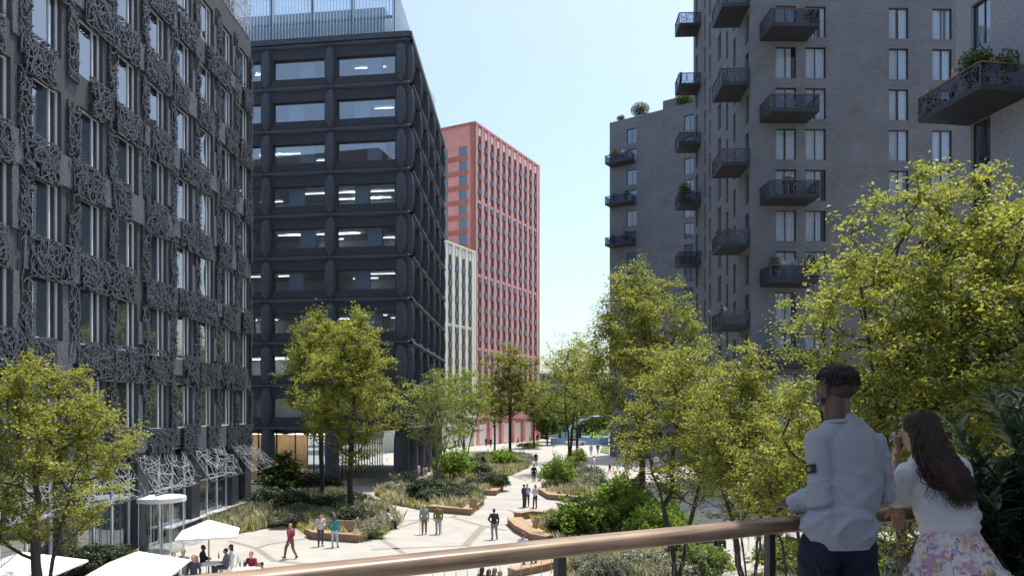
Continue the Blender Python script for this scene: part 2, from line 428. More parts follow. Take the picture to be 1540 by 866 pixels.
def pillow(mb, fc, u, z0, z1, w0, w1, d0, d1, n=10, k=12):
    i0 = len(mb.v)
    for i in range(n+1):
        s = i/n; e = math.sin(math.pi*min(max(s,0.0),1.0))**.38 if 0 < s < 1 else 0.0
        w = w0+(w1-w0)*e; d = d0+(d1-d0)*e; z = z0+(z1-z0)*s
        for j in range(k+1):
            t = math.pi*j/k; cx = math.cos(t); sy = math.sin(t)
            x = math.copysign(abs(cx)**.6, cx)*w/2; y = sy**.7*d
            mb.v.append(fc.P(u - x, z, y))
    for i in range(n):
        for j in range(k):
            a = i0+i*(k+1)+j; mb.f.append((a, a+1, a+k+2, a+k+1)); mb.m.append(0)
def drape(mb, fc, a, b, z, n=16, s0=.10, s1=.30, p0=.2, p1=.32):
    prev = None
    for i in range(n+1):
        t = i/n; e = math.sin(math.pi*t)**.8 if 0 < t < 1 else 0
        u = a+(b-a)*t; h = s0+(s1-s0)*e; p = p0+(p1-p0)*e
        ring = [fc.P(u, z+.12, -.05), fc.P(u, z+.12, p*.75), fc.P(u, z-.02, p), fc.P(u, z-h*.55, p*.9), fc.P(u, z-h, .04), fc.P(u, z-h, -.05)]
        i1 = len(mb.v); mb.v += ring
        if prev is not None:
            for q in range(5): mb.f.append((prev+q, i1+q, i1+q+1, prev+q+1)); mb.m.append(0)
        prev = i1
for k, u in enumerate(fcols):
    c_ = MB()
    for j, z in enumerate(LV[:-1]): pillow(c_, ff, u, z+.14, z+3.86, .3, 1.16-.03*j, .08, .52)
    c_.build('pillow_column', M['b2'], b2, True)
for k, u in enumerate(scols):
    c_ = MB()
    for j, z in enumerate(LV[:-1]): pillow(c_, sf, u+.15, z+.08, z+4.02, .3, .55, .2, .62)
    c_.build('pillow_column', M['b2'], b2, True)
for z in LV:
    c_ = MB()
    for a, b in zip(fcols, fcols[1:]): drape(c_, ff, a, b, z+.0)
    drape(c_, ff, fcols[-1], NF+.3, z, 6, .16, .2)
    for a, b in zip(scols, scols[1:]+[SL]): drape(c_, sf, a, b, z, 8, .2, .4, .55, .62)
    c_.build('draped_beam', M['b2'], b2, True)
c_ = MB(); c_.bx(P, 0, NF+.3, RT-.5, RT, 0, .35); c_.bx(S, -.3, SL, RT-.5, RT+.002, 0, .5); c_.build('parapet', M['b2'], b2)
# windows
fr2 = mat('slate_frame', (.05,.06,.08), .4)
protos = {}
for o in ops:
    w = round(o[1]-o[0], 2)
    if w not in protos: protos[w] = [window_proto(w, 1.88, fr2, M[g__], bars=(), ft=.05, fd=.08) for g__ in ('glass_refl', 'glass_clear')]
    place_window(protos[w][0 if o[2] > 29 else 1], ff, o[0], o[2], DEP-.12, b2)
ws = window_proto(4.0, 2.6, M['darkframe'], M['glass'], bars=(.33,.66), ft=.06, fd=.1)
for o in sops: place_window(ws, sf, o[0], o[2], DEP-.2, b2)
# interiors: slabs, back wall, blue-grey columns, linear lamps
it = MB(); bw = MB(); lt = MB(); pc = MB(); rnd = random.Random(3)
for z in LV[:-1]:
    it.bx(P, .5, NF-1.2, z+3.0, z+3.5, -9, -DEP-.02); it.bx(P, .5, NF-1.2, z+.0, z+.6, -9, -DEP-.02)
    for u in np.arange(2, NF-2, 1.0): 
        for n in range(1, 3):
            if rnd.random() < .17: lt.bx(P, u, u+rnd.uniform(1.8,3.2), z+2.88, z+2.9, -DEP-n*2.2-.05, -DEP-n*2.2)
for u in [fcols[1]+2.9, fcols[2]+2.3, fcols[3]+2.2, fcols[3]+2.6]:
    pass
for j, z in enumerate(LV[:-1]):
    for a, b in zip(fcols, fcols[1:]):
        s = .40 if j % 2 else .58
        pc.bx(P, a+(b-a)*s-.7, a+(b-a)*s+.75, z+.61, z+2.99, -DEP-.9, -DEP-.45)
it.build('floor_slab', plain((.5,.51,.52)), b2)
bw.bx(P, .5, NF-1.2, 5.7, RT-.6, -6.6, -6.1); bw.build('core_wall', plain((.62,.63,.62)), b2)
lt.build('ceiling_light', emit_mat('cool_strip_lamp', (.9,.95,1), 5.0), b2)
pc.build('inner_column', plain((.34,.39,.52)), b2)
# ground floor: big columns, glass, arcade
GD = .0
for u in fcols[:-1]:
    c_ = MB(); i = 0
    c_.lathe(*P(u, 0, -.3)[:2], [(.62,0),(.66,1.5),(.68,3),(.66,4.6),(.5,5.6)], 20); c_.build('ground_column', M['b2'], b2, True)
for k, u in enumerate(scols):
    c_ = MB(); c_.lathe(*S(u+.55, 0, -.65)[:2], [(.72,0),(.76,1.5),(.78,3),(.74,4.6),(.55,5.6)], 20); c_.build('ground_column', M['b2'], b2, True)
g = MB(); g2 = MB(); wd = MB()
g.bx(P, .3, NF-8.0, .1, 5.0, -1.02, -1.0)
for u in np.arange(.3, NF-7.9, 1.9): g2.bx(P, u-.05, u+.05, .1, 5.0, -1.08, -.94)
g2.bx(P, .2, NF-7.9, 0, .1, -1.1, -.9); g2.bx(P, .2, NF-7.9, 5.0, 5.58, -1.2, -.8)
# glass line along the arcade
ar = Face(*P(NF-7.9, 0, -1.0)[:2], .018, 1.0)
g.bx(ar.P, 0, SL-2, .1, 3.6, -.02, .0)
for u in np.arange(0, SL-2, 1.5): g2.bx(ar.P, u-.04, u+.04, .1, 3.6, -.06, .05)
g2.bx(ar.P, 0, SL-2, 3.6, 5.58, -.06, .05); g2.bx(ar.P, 0, SL-2, 0, .1, -.06, .05)
g.build('ground_glass', M['glass_clear'], b2); g2.build('ground_frame', M['darkframe'], b2)
wood = mat('oak_panel_wall', (.42,.28,.15), .6, .2, 2, stretch=(4,4,.4))
wd.bx(P, .3, NF-12, 0, 4.9, -5.3, -5.0); wd.build('wood_wall', wood, b2)
lt = MB()
for u in np.arange(1, NF-9, 2.2): lt.bx(P, u, u+1.5, 4.9, 4.95, -4.0, -3.8)
for u in np.arange(1, NF-9, 2.2): lt.bx(P, u, u+1.5, 4.9, 4.95, -2.4, -2.2)
lt.build('added_lobby_light', emit_mat('added_warm_strip', (1,.86,.65), 14), b2)  # glowing strips added to brighten the wood wall inside
c_ = MB(); c_.bx(P, .3, NF-12, 4.96, 5.58, -7, -1.2); c_.build('lobby_ceiling', plain((.25,.25,.26)), b2)
# roof screen of ribbed glass
rsn = empty('roof_screen', (0,0,0)); rsn.parent = b2
sg = glass_mat('ribbed_glass', tint=(.82,.88,.92), ior=1.45)
g = MB(); f = MB(); p = MB()
u1 = NF-1.7; zt = 49.3
g.bx(P, 0, u1, RT, zt, -1.72, -1.7); g.bx(S, 1.7, SL-1, RT, zt, -1.74, -1.72)
for u in np.arange(0, u1, .33): f.bx(P, u, u+.05, RT, zt, -1.69, -1.55)
for u in np.arange(1.8, SL-1, .33): f.bx(S, u, u+.05, RT, zt, -1.71, -1.57)
for u in np.arange(u1-.12, 0, -4.15): p.bx(P, u-.14, u+.14, RT, zt, -2.1, -1.75)
for z in (RT+2.6, zt): p.bx(P, 0, u1, z-.1, z+.1, -1.95, -1.76)
g.build('screen_glass', sg, rsn); f.build('screen_fins', plain((.62,.68,.74), .5), rsn); p.build('screen_posts', plain((.30,.36,.46), .5), rsn)
c_ = MB(); c_.bx(P, 0, NF-3.0, RT, 46.9, -24, -2.6); c_.build('plant_room', plain((.5,.56,.64)), b2)

# ------------------------------------------------------------ coral tower and cream block
RC = (-7.5, 148.0)
M['coral'] = mat('coral_cladding', (.64,.285,.26), .7, .12, .6)
M['coral_dark'] = mat('coral_band', (.40,.15,.13), .8, .2, 2.0, stretch=(1,1,.15))
M['coral_pale'] = mat('pale_pink_panel', (.82,.68,.66), .7, .05)
M['slot'] = mat('slot_window_dark', (.09,.05,.055), .25, .1)
M['jbox'] = glass_mat('blue_grey_glazing', ior=1.6, body=(.05,.065,.10))
M['wblue'] = glass_mat('pale_blue_glazing', ior=1.9, body=(.10,.17,.26))
M['cream'] = mat('cream_cladding', (.76,.73,.60), .7, .08, .6)
M['cream_pale'] = mat('pale_cream_panel', (.8,.79,.72), .7, .05)
def finned(fc, u0, u1, z0, z1, ncol, body, pale, parent, name, quota, fl=3.0, band=5, base=7.5, shift=0):
    P = fc.P; w = MB(); fins = MB(); pl = MB(); sp = (u1-u0-1.2)/ncol; stuff = MB(); made = 0
    w.quad(P(u0,z0), P(u1,z0), P(u1,z1), P(u0,z1)); w.build('wall', body, parent)
    nfl = int((z1-base-1.5)/fl); cells = []
    for c in range(ncol):
        a = u0+.6+sp*c
        fins.bx(P, a+sp*.60, a+sp*.98, base-1, z1-.2, 0, .28)
        for r in range(nfl):
            zt = z1-2.2-fl*r
            cells.append((c, r, a, zt))
            pl.bx(P, a+.02, a+sp*.21, zt-fl+.15, zt-.1, 0, .05)
            if r % band == 0: pl.bx(P, a+sp*.22+.02, a+sp*.58, zt+.05, zt+1.7 if r else zt+1.5, 0, .16)
    for r in range(nfl):
        if r % band == 0 and r: fins.bx(P, u0, u1, z1-2.2-fl*r+1.6, z1-2.2-fl*r+1.85, 0, .20)
    fins.bx(P, u0, u1, z1-.25, z1+.15, -.3, .35); fins.bx(P, u0, u0+.6, z0, z1-.26, 0, .3); fins.bx(P, u1-.6, u1, z0, z1-.26, 0, .3)
    for c in range(ncol+1):
        a = u0+.6+sp*c
        if c % 2 == 0: fins.bx(P, a-.5, a+.5, 0, base-1.0, 0, .45)
        elif c < ncol: pl.bx(P, a-1.6, a+1.2, .2, 4.4, 0, .12)
    fins.bx(P, u0, u1, base-2.2, base-1.01, 0, .5)
    fins.build('fins', body, parent); pl.build('pale_panels', pale, parent)
    s = sp*.34
    me1 = MB(); me1.box(0, s, -.03, 0, 0, fl*.98, 0); me1.box(-.12, s+.12, -.3, -.031, .05, fl*.42, 1)
    proto = None
    cells.sort(key=lambda t: (t[1], t[0]))
    for c, r, a, zt in cells:
        if made < quota:
            if proto is None:
                o = me1.build('window', [M['slot'], M['jbox']], parent); proto = o
            else: o = link('window', proto.data, parent)
            o.location = P(a+sp*.24, zt-fl, 0); o.rotation_euler = (0,0,fc.rz); made += 1
        else:
            stuff.bx(P, a+sp*.24, a+sp*.24+s, zt-fl, zt-.06, 0, .03, 0); stuff.bx(P, a+sp*.24-.12, a+sp*.24+s+.12, zt-fl+.05, zt-fl*.58, .031, .3, 1)
    if stuff.v: tag(stuff.build('window', [M['slot'], M['jbox']], parent), kind='stuff')
red = empty('tower_block', (0,0,0), 0, 'tall coral pink tower with rows of narrow dark windows', 'building')
fr = Face(*RC, .46, .888)
fl_ = Face(RC[0]-.892*26, RC[1]+.4525*26, .892, -.4525)
finned(fr, 0, 30.2, 0, 65.3, 11, M['coral'], M['coral_pale'], red, 'r', 74)
w = MB(); Pl = fl_.P; ops = []
for k, u in enumerate((26-2.8, 26-7.3, 26-12.6, 26-17.4)):
    for r in range(9): ops.append((u-.9, u+.9, 65.3-4.9-3.0*r-1.9+.6, 65.3-4.9-3.0*r+.6))
ops_v = ops[:9]+ops[9:18]+ops[18:26]
wall(w, fl_, 0, 26, 0, 65.3, ops_v, .25)
E = fr.P(30.2, 0); w.quad(fl_.P(0,65.3), RC+(65.3,), fr.P(30.2,65.3), (fl_.P(0,0)[0]+E[0]-RC[0], fl_.P(0,0)[1]+E[1]-RC[1], 65.3))
B_ = (fl_.P(0,0)[0]+E[0]-RC[0], fl_.P(0,0)[1]+E[1]-RC[1])
w.quad(fl_.P(0,0), fl_.P(0,65.3), (*B_,65.3), (*B_,0)); w.quad(fr.P(30.2,0), fr.P(30.2,65.3), (*B_,65.3), (*B_,0))
w.build('wall', M['coral'], red)
bd = MB()
for r in range(18): bd.bx(Pl, 0, 24.3, 65.3-4.9-3.0*r-3.25+.6+.25, 65.3-4.9-3.0*r-1.95+.6, 0, .08)
bd.bx(Pl, 0, 26.3, 65.05, 65.45, -.3, .35); bd.bx(Pl, 25.1, 26.0, 0, 65.04, 0, .25)
bd.build('brick_band', [M['coral_dark']], red)
pw = window_proto(1.8, 1.9, plain((.25,.3,.36)), M['wblue'], bars=(), ft=.07, fd=.1)
for o in ops_v: place_window(pw, fl_, o[0], o[2], .12, red)
cream = empty('apartment_block', (0,0,0), 0, 'cream block with narrow dark windows joined to the coral tower', 'building')
fcm = Face(RC[0]-.46*26-.02, RC[1]-.888*26, .46, .888)
finned(fcm, 0, 25.95, 0, 39.1, 10, M['cream'], M['cream_pale'], cream, 'c', 90, base=7.5)
w = MB(); a = fcm.P(0,0); b = fcm.P(25.95,0); v = (-.892*14, .4525*14)
w.quad((*a[:2],39.1),(*b[:2],39.1),(b[0]+v[0],b[1]+v[1],39.1),(a[0]+v[0],a[1]+v[1],39.1)); w.quad(a,(*a[:2],39.1),(a[0]+v[0],a[1]+v[1],39.1),(a[0]+v[0],a[1]+v[1],0))
w.build('roof', M['cream'], cream)

# ------------------------------------------------------------ grey brick towers at the right
M['brick'] = brick_mat('grey_blue_brick', (.182,.188,.212), (.150,.156,.178), 1, .45, .11, (.12,.125,.14))
M['brick_c'] = mat('speckled_grey_render', (.24,.25,.285), .8, .22, 9, .3, 30, detail=10)
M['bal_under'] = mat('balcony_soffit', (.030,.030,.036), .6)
M['bal_mesh'] = mat('balcony_fretwork', (.065,.07,.085), .5)
M['bal_glass'] = glass_mat('smoked_glass', tint=(.66,.70,.76), ior=1.5)
M['copper'] = mat('wood_handrail_small', (.22,.12,.08), .5)
M['leafd'] = leaf_mat('pot_leaves', (.05,.085,.025), trans=.3)
def leaf_blob(name, cx, cy, cz, r, n, size, m, parent, seed, flat=.8):
    rg = np.random.default_rng(seed)
    p = rg.normal(size=(n,3)); p /= np.linalg.norm(p, axis=1)[:,None]; p *= (rg.random(n)**.45)[:,None]*np.array([r,r,r*flat])
    return leaf_mesh(name, p+np.array([cx,cy,cz]), size, m, parent, rg)
def leaf_mesh(name, pos, size, m, parent, rg, up=.5, aspect=.5, sizes=None, dirs=None):
    "one diamond leaf (4 verts, folded) per position"
    n = len(pos)
    nrm = rg.normal(size=(n,3)); nrm[:,2] = np.abs(nrm[:,2])+up; nrm /= np.linalg.norm(nrm,axis=1)[:,None]
    d = rg.normal(size=(n,3)) if dirs is None else dirs + rg.normal(size=(n,3))*.35
    d -= nrm*(d*nrm).sum(1)[:,None]; d /= np.maximum(np.linalg.norm(d,axis=1)[:,None],1e-6)
    s = np.cross(nrm, d); L_ = size*rg.uniform(.6,1.35,n)[:,None]
    if sizes is not None: L_ = L_*sizes[:,None]
    w = L_*aspect*.5
    v = np.empty((n,4,3)); v[:,0] = pos-d*L_*.5; v[:,1] = pos+s*w+nrm*w*.35; v[:,2] = pos+d*L_*.5-nrm*L_*.12; v[:,3] = pos-s*w+nrm*w*.35
    me = bpy.data.meshes.new(name); me.vertices.add(n*4); me.vertices.foreach_set('co', v.reshape(-1).astype(np.float32))
    me.loops.add(n*4); me.loops.foreach_set('vertex_index', np.arange(n*4, dtype=np.int32))
    me.polygons.add(n); me.polygons.foreach_set('loop_start', np.arange(0,n*4,4,dtype=np.int32)); me.polygons.foreach_set('loop_total', np.full(n,4,dtype=np.int32))
    me.materials.append(m); me.update(calc_edges=True); 
    return link(name, me, parent)
def balcony(fc, u0, u1, zb, out, parent, rnd, seed, fret=True, rail=1.1, slab=.28, stuffn=1.0):
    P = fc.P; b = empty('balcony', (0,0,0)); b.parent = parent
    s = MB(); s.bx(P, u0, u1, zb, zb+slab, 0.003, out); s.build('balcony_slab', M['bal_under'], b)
    z0, z1 = zb+slab, zb+slab+rail-.1
    sides = [(lambda u,z,n: P(u,z,out+n), u0, u1), (lambda u,z,n: P(u0-n,z,u), .02, out), (lambda u,z,n: P(u1+n,z,u), .02, out)]
    g = MB(); m_ = MB(); r = MB()
    for f, a, e in sides:
        g.hexa([f(a,z0,-.03),f(e,z0,-.03),f(e,z0,-.02),f(a,z0,-.02),f(a,z1,-.03),f(e,z1,-.03),f(e,z1,-.02),f(a,z1,-.02)])
        if fret: tangle(m_, f, a, e, z0, z1, int(17*(e-a)*stuffn), rnd, .03, -.02, .015, .8, seg=4)
        for q in np.linspace(a, e, 4): m_.hexa([f(q-.02,z0-.2,-.02),f(q+.02,z0-.2,-.02),f(q+.02,z0-.2,.03),f(q-.02,z0-.2,.03),f(q-.02,z1,-.02),f(q+.02,z1,-.02),f(q+.02,z1,.03),f(q-.02,z1,.03)])
        r.hexa([f(a,z1,-.05),f(e,z1,-.05),f(e,z1,.05),f(a,z1,.05),f(a,z1+.05,-.05),f(e,z1+.05,-.05),f(e,z1+.05,.05),f(a,z1+.05,.05)])
    g.build('balustrade_glass', M['bal_glass'], b); m_.build('fretwork', M['bal_mesh'], b); r.build('handrail', M['copper'], b)
    return b
HA = 52.0
ta = empty('apartment_tower', (0,0,0), 0, 'tall grey brick apartment tower with stacked boxy balconies right of the square', 'building')
aL = Face(19.6, 79.0, -.053, -1.0); aF = Face(18.4, 56.3, 1.0, .03)
U2 = math.hypot(1.2, 22.7)
fz = [35.3-2.4+3.15*k for k in range(-11, 6)]
fz = [z for z in fz if 2.5 < z < HA-3]
frontc = [( (1166.5-770)/F*56.3-18.4, 1.62), ((1211.5-770)/F*56.35-18.4, 1.62), ((1337-770)/F*56.6-18.4, 1.55), ((1401.5-770)/F*56.8-18.4, 1.55)]
mb = MB()
opsF = [(u, u+w, z, z+2.4) for u, w in frontc for z in fz]
def yu(y): return 79.0 - y
leftc = [(yu(58.0), yu(56.95)), (yu(61.75), yu(60.95)), (yu(64.3), yu(63.5)), (yu(67.5), yu(66.2)), (yu(71.2), yu(70.4)), (yu(73.5), yu(72.8)), (yu(77.9), yu(76.7))]
opsL = [(a, b, z+(.0 if k not in (2,5) else -1.2), z+2.4+(.0 if k not in (2,5) else -1.2)) for k, (a, b) in enumerate(leftc) for z in fz]
opsF = [o for o in opsF]; opsF_in = opsF
wall(mb, aF, 0, 20, 4.6, HA, opsF, .32); wall(mb, aL, 0, U2, 4.6, HA, opsL, .32)
gops = [(1.2+4.6*k, 4.6+4.6*k, .1, 4.0) for k in range(4)]; wall(mb, aF, 0, 20, 0, 4.6, gops, .5)
gopl = [(1.5+4.4*k, 4.3+4.4*k, .1, 4.0) for k in range(4)]; wall(mb, aL, 0, U2, 0, 4.6, gopl, .5)
bk = aF.P(20,0,-24); bl = aL.P(0,0)
mb.poly([aF.P(0,HA), aF.P(20,HA), (bk[0],bk[1],HA), (bl[0],bl[1],HA)])
mb.quad(aF.P(20,0), bk, (bk[0],bk[1],HA), aF.P(20,HA)); mb.quad(bl, bk, (bk[0],bk[1],HA), (bl[0],bl[1],HA))
mb.build('wall', M['brick'], ta)
mb = MB(); mb.poly([(20.6,58.0,.05),(37,58.5,.05),(37,77.5,.05),(21.3,77.5,.05)]); 
mb.prism([(20.7,58.2),(37,58.6),(37,77.5),(21.4,77.5)], .05, HA-.5); mb.build('interior', M['room'], ta)
curt = [[(.04,.62),(.8,.96)],[(.04,.45),(.52,.97)],[(.05,.47),(.55,.96)],[(.05,.8)],[(.04,.96)]]
prF = [window_proto(1.62, 2.4, M['darkframe'], M['glass_apt'], bars=(.5,), ft=.055, fd=.08, curtain=c, seed=i, cmat=M['curtain']) for i, c in enumerate(curt)]
prF2 = [window_proto(1.55, 2.4, M['darkframe'], M['glass_apt'], bars=(.5,), ft=.055, fd=.08, curtain=c, seed=i, cmat=M['curtain']) for i, c in enumerate(curt)]
rw = random.Random(11)
nwin = 0
for o in opsF:
    pr = rw.choice(prF if o[1]-o[0] > 1.6 else prF2)
    place_window(pr, aF, o[0], o[2], .13, ta); nwin += 1
prl = {}; far = MB()
for o in opsL:
    w = round(o[1]-o[0], 2)
    if w not in prl: prl[w] = window_proto(w, 2.4, M['darkframe'], M['glass_apt'], bars=(), ft=.05, fd=.08)
    y = 79-o[0]
    if y < 66 and nwin < 99 and o[2] > 9: place_window(prl[w], aL, o[0], o[2], .2, ta); nwin += 1
    else: far.bx(aL.P, o[0]+.01, o[1]-.01, o[2]+.01, o[3]-.01, -.26, -.24)
tag(far.build('window', M['glass'], ta), kind='stuff')
gg = MB()
for o in gops: gg.bx(aF.P, o[0], o[1], o[2], o[3], -.4, -.38)
for o in gopl: gg.bx(aL.P, o[0], o[1], o[2], o[3], -.4, -.38)
gg.build('shopfront_glass', M['glass'], ta)
rb = random.Random(5)
balF = [balcony(aF, .7, 4.3, z, 2.25, ta, rb, 1) for z in (10.5, 16.75, 23.05, 29.4, 35.7)]
balN = [balcony(aL, U2-3.6, U2-.35, z, 2.15, ta, rb, 2) for z in (13.7, 20.0, 26.3, 32.5, 38.6)]
balR = [balcony(aL, 1.5, 3.9, z, 2.2, ta, rb, 3, stuffn=.6) for z in (22.3, 28.4, 34.5, 40.6, 46.8)]
# tower B, farther back
tb = empty('apartment_tower', (0,0,0), 0, 'far grey brick apartment block with small corner balconies and roof planting', 'building')
bF = Face(15.3, 114.6, .82, -.573)
mb = MB(); HB = 52.2; ops = []
for k in range(16):
    z = 52.2-4.0-3.16*k-.0
    if z < 6: break
    ops.append((2.9, 4.6, z-.0, z+2.3))
    ops.append((12.2, 14.0, z+.0, z+2.3))
    ops.append((14.8, 15.2, z-.0, z+2.3))
ops.append((8.6, 9.5, 24.0, 26.0)); ops.append((8.6, 9.5, 17.6, 19.6))
gops = [(1.6+2.6*k, 3.6+2.6*k, .2, 4.0) for k in range(6)]
wall(mb, bF, 0, 18, 0, HB, ops+gops, .3)
a = bF.P(0,0); b = bF.P(18,0); c = bF.P(18,0,-20); d = bF.P(0,0,-20)
up = lambda p, z: (p[0], p[1], z)
mb.quad(up(a,HB),up(b,HB),up(c,HB),up(d,HB)); mb.quad(a,up(a,HB),up(d,HB),d); mb.quad(b,up(b,HB),up(c,HB),c); mb.quad(d,up(d,HB),up(c,HB),c)
mb.build('wall', M['brick'], tb)
mb = MB(); mb.bx(bF.P, .5, 17.5, .1, HB-.5, -19, -1.5); mb.build('interior', M['room'], tb)
mb = MB(); mb.bx(bF.P, 7.6, 18, HB, HB+2.6, -16, -3); mb.build('penthouse', M['brick'], tb)
prl = {}
for o in ops:
    w = round(o[1]-o[0], 2)
    if w not in prl: prl[w] = window_proto(w, o[3]-o[2], M['darkframe'], glass_mat('sky_glass', ior=2.4, body=(.10,.14,.20)), bars=(.5,) if w > 1 else (), ft=.05, fd=.08)
    place_window(prl[w], bF, o[0], o[2], .2, tb)
gg = MB()
for o in gops: gg.bx(bF.P, o[0], o[1], o[2], o[3], -.25, -.24)
gg.build('shopfront_glass', M['glass'], tb)
for z in (43.5, 37.2, 30.9): balcony(bF, .25, 4.3, z+1.6, 2.0, tb, rb, 4, stuffn=.5)
# block C at the right edge
tc_ = empty('apartment_tower', (0,0,0), 0, 'pale grey speckled apartment block cut off by the right edge of the photo', 'building')
cF = Face(30.6-.145*40.7, 40.7, .145, -1.0)
HC = 46.0; ops = []
def cu(px):  # distance along the face for a photo column
    Y = 33660.0/(px-610.0); return (40.7-Y)*1.0105
for k in range(-8, 8):
    z = Z(186, 39.5)-2.5+3.2*k
    if 3 < z < HC-4:
        ops.append((cu(1459), cu(1489), z, z+2.5)); ops.append((9.5, 11.3, z, z+2.5)); ops.append((14.5, 16.3, z, z+2.5))
mb = MB(); wall(mb, cF, 0, 22, 0, HC, ops, .35)
a = cF.P(0,0); b = cF.P(22,0); c = cF.P(22,0,-14); d = cF.P(0,0,-14)
mb.quad(up(a,HC),up(b,HC),up(c,HC),up(d,HC)); mb.quad(a,up(a,HC),up(d,HC),d); mb.quad(b,up(b,HC),up(c,HC),c); mb.quad(d,up(d,HC),up(c,HC),c)
mb.build('wall', M['brick_c'], tc_)
mb = MB(); mb.bx(cF.P, .5, 21.5, .1, HC-.5, -13, -1.5); mb.build('interior', M['room'], tc_)
prl = {}
for o in ops:
    w = round(o[1]-o[0], 2)
    if w not in prl: prl[w] = window_proto(w, 2.5, M['darkframe'], M['glass'], bars=(.55,), ft=.06, fd=.1)
    place_window(prl[w], cF, o[0], o[2], .2, tc_)
balcony(cF, .95, 5.2, Z(170, 38.0), 3.0, tc_, rb, 6, stuffn=1.6)
balcony(cF, .95, 5.2, Z(300, 38.0)-3.2, 3.0, tc_, rb, 7, stuffn=1.0)
# far glazed office behind the trees
fo = empty('office_building', (0,0,0), 0, 'low dark glazed office with upright fins far behind the square', 'building')
ffo = Face(4.0, 262, 1, .05); w = MB(); w.bx(ffo.P, 0, 40, 0, 20, -20, 0); w.build('wall', glass_mat('teal_dark_glass', ior=1.7, body=(.04,.09,.13)), fo)
w = MB()
for u in np.arange(0, 40, 1.6): w.bx(ffo.P, u, u+.35, .2, 20, 0, .6)
for z in (5, 10, 15, 20): w.bx(ffo.P, 0, 40, z-.3, z+.3, 0.001, .3)
w.build('fins', plain((.16,.24,.32)), fo)
# ------------------------------------------------------------ balcony pots (things standing on the balconies)
def pot(fc, u, z, n, r, seed, label, h=.9, col=None):
    x, y, _ = fc.P(u, z, n)
    t = empty('potted_plant', (x, y, z), 0, label, 'plant', 'plants on the balconies and roofs')
    q = MB(); q.lathe(0, 0, [(0,0),(.2,0),(.27,.4),(.23,.4),(.22,.36),(0,.36)], 14); q.build('pot', plain((.12,.11,.10)), t)
    leaf_blob('foliage', 0, 0, .4+h*.5, r, int(420*r*r/.25), .16, col or M['leafd'], t, seed, h/(2*r))
    return t
pz = .28
pot(aF, 3.9, 35.7+pz, 1.7, .55, 1, 'leafy potted plant at the right of the topmost front balcony')
pot(aF, 1.1, 16.75+pz, 1.7, .5, 2, 'upright potted plant left of two people on a front balcony', 1.5)
pot(aF, 4.0, 16.75+pz, 1.7, .6, 3, 'dark bushy plant right of two people on a front balcony', 1.6)
pot(aL, U2-2.6, 32.5+pz, 1.6, .5, 4, 'low plant beside a person on the second side balcony from the top')
pot(aL, U2-3.2, 20+pz, 1.7, .45, 5, 'tall spiky plant on the outer corner of a lower side balcony', 1.3)
pot(aL, U2-.9, 20+pz, 1.5, .4, 6, 'small round plant on the inner end of a lower side balcony')
pot(aL, 2.6, 28.4+pz, 1.4, .9, 7, 'big bushy plant spilling over a far side balcony', 2.0)
pot(bF, 1.3, 45.1+pz, 1.2, .7, 8, 'yellow green bush on the top balcony of the far block', 1.8, leaf_mat('yellow_bush', (.12,.14,.03)))
pot(bF, 1.4, 38.8+pz, 1.2, .5, 9, 'small plant on the middle balcony of the far block', 1.3)
pot(bF, 3.5, 38.8+pz, 1.2, .55, 10, 'second plant near the window on the middle balcony of the far block', 1.3)
pot(bF, 1.2, 32.5+pz, 1.2, .5, 11, 'small plant at the left of the lowest balcony of the far block', 1.3)
pot(bF, 3.4, 32.5+pz, 1.2, .55, 12, 'plant near the window on the lowest balcony of the far block', 1.4)
pot(bF, 4.5, HB, -1.5, 1.5, 13, 'large shrub on the roof of the far block', 2.2)
pot(bF, 1.2, HB, -1.5, .7, 14, 'small shrub at the left end of the far roof', 1.0)
pot(bF, 11.5, HB, -1.5, 1.4, 15, 'shrub on the far roof beside the penthouse wall', 2.0)
cz = Z(170, 38.0)+pz
pot(cF, 4.6, cz, 2.5, .7, 16, 'big dark plant at the near corner of the cantilevered balcony at the right', 1.7)
pot(cF, 3.9, cz, 2.4, .6, 17, 'leafy plant in the middle of the cantilevered balcony at the right', 1.9)
pot(cF, 4.9, cz, 1.3, .6, 18, 'plant by the wall end of the cantilevered balcony at the right', 1.5)
pot(cF, 1.4, cz, 2.5, .4, 19, 'pale plant at the far corner of the cantilevered balcony at the right', 1.1)
EXPO = 0.82
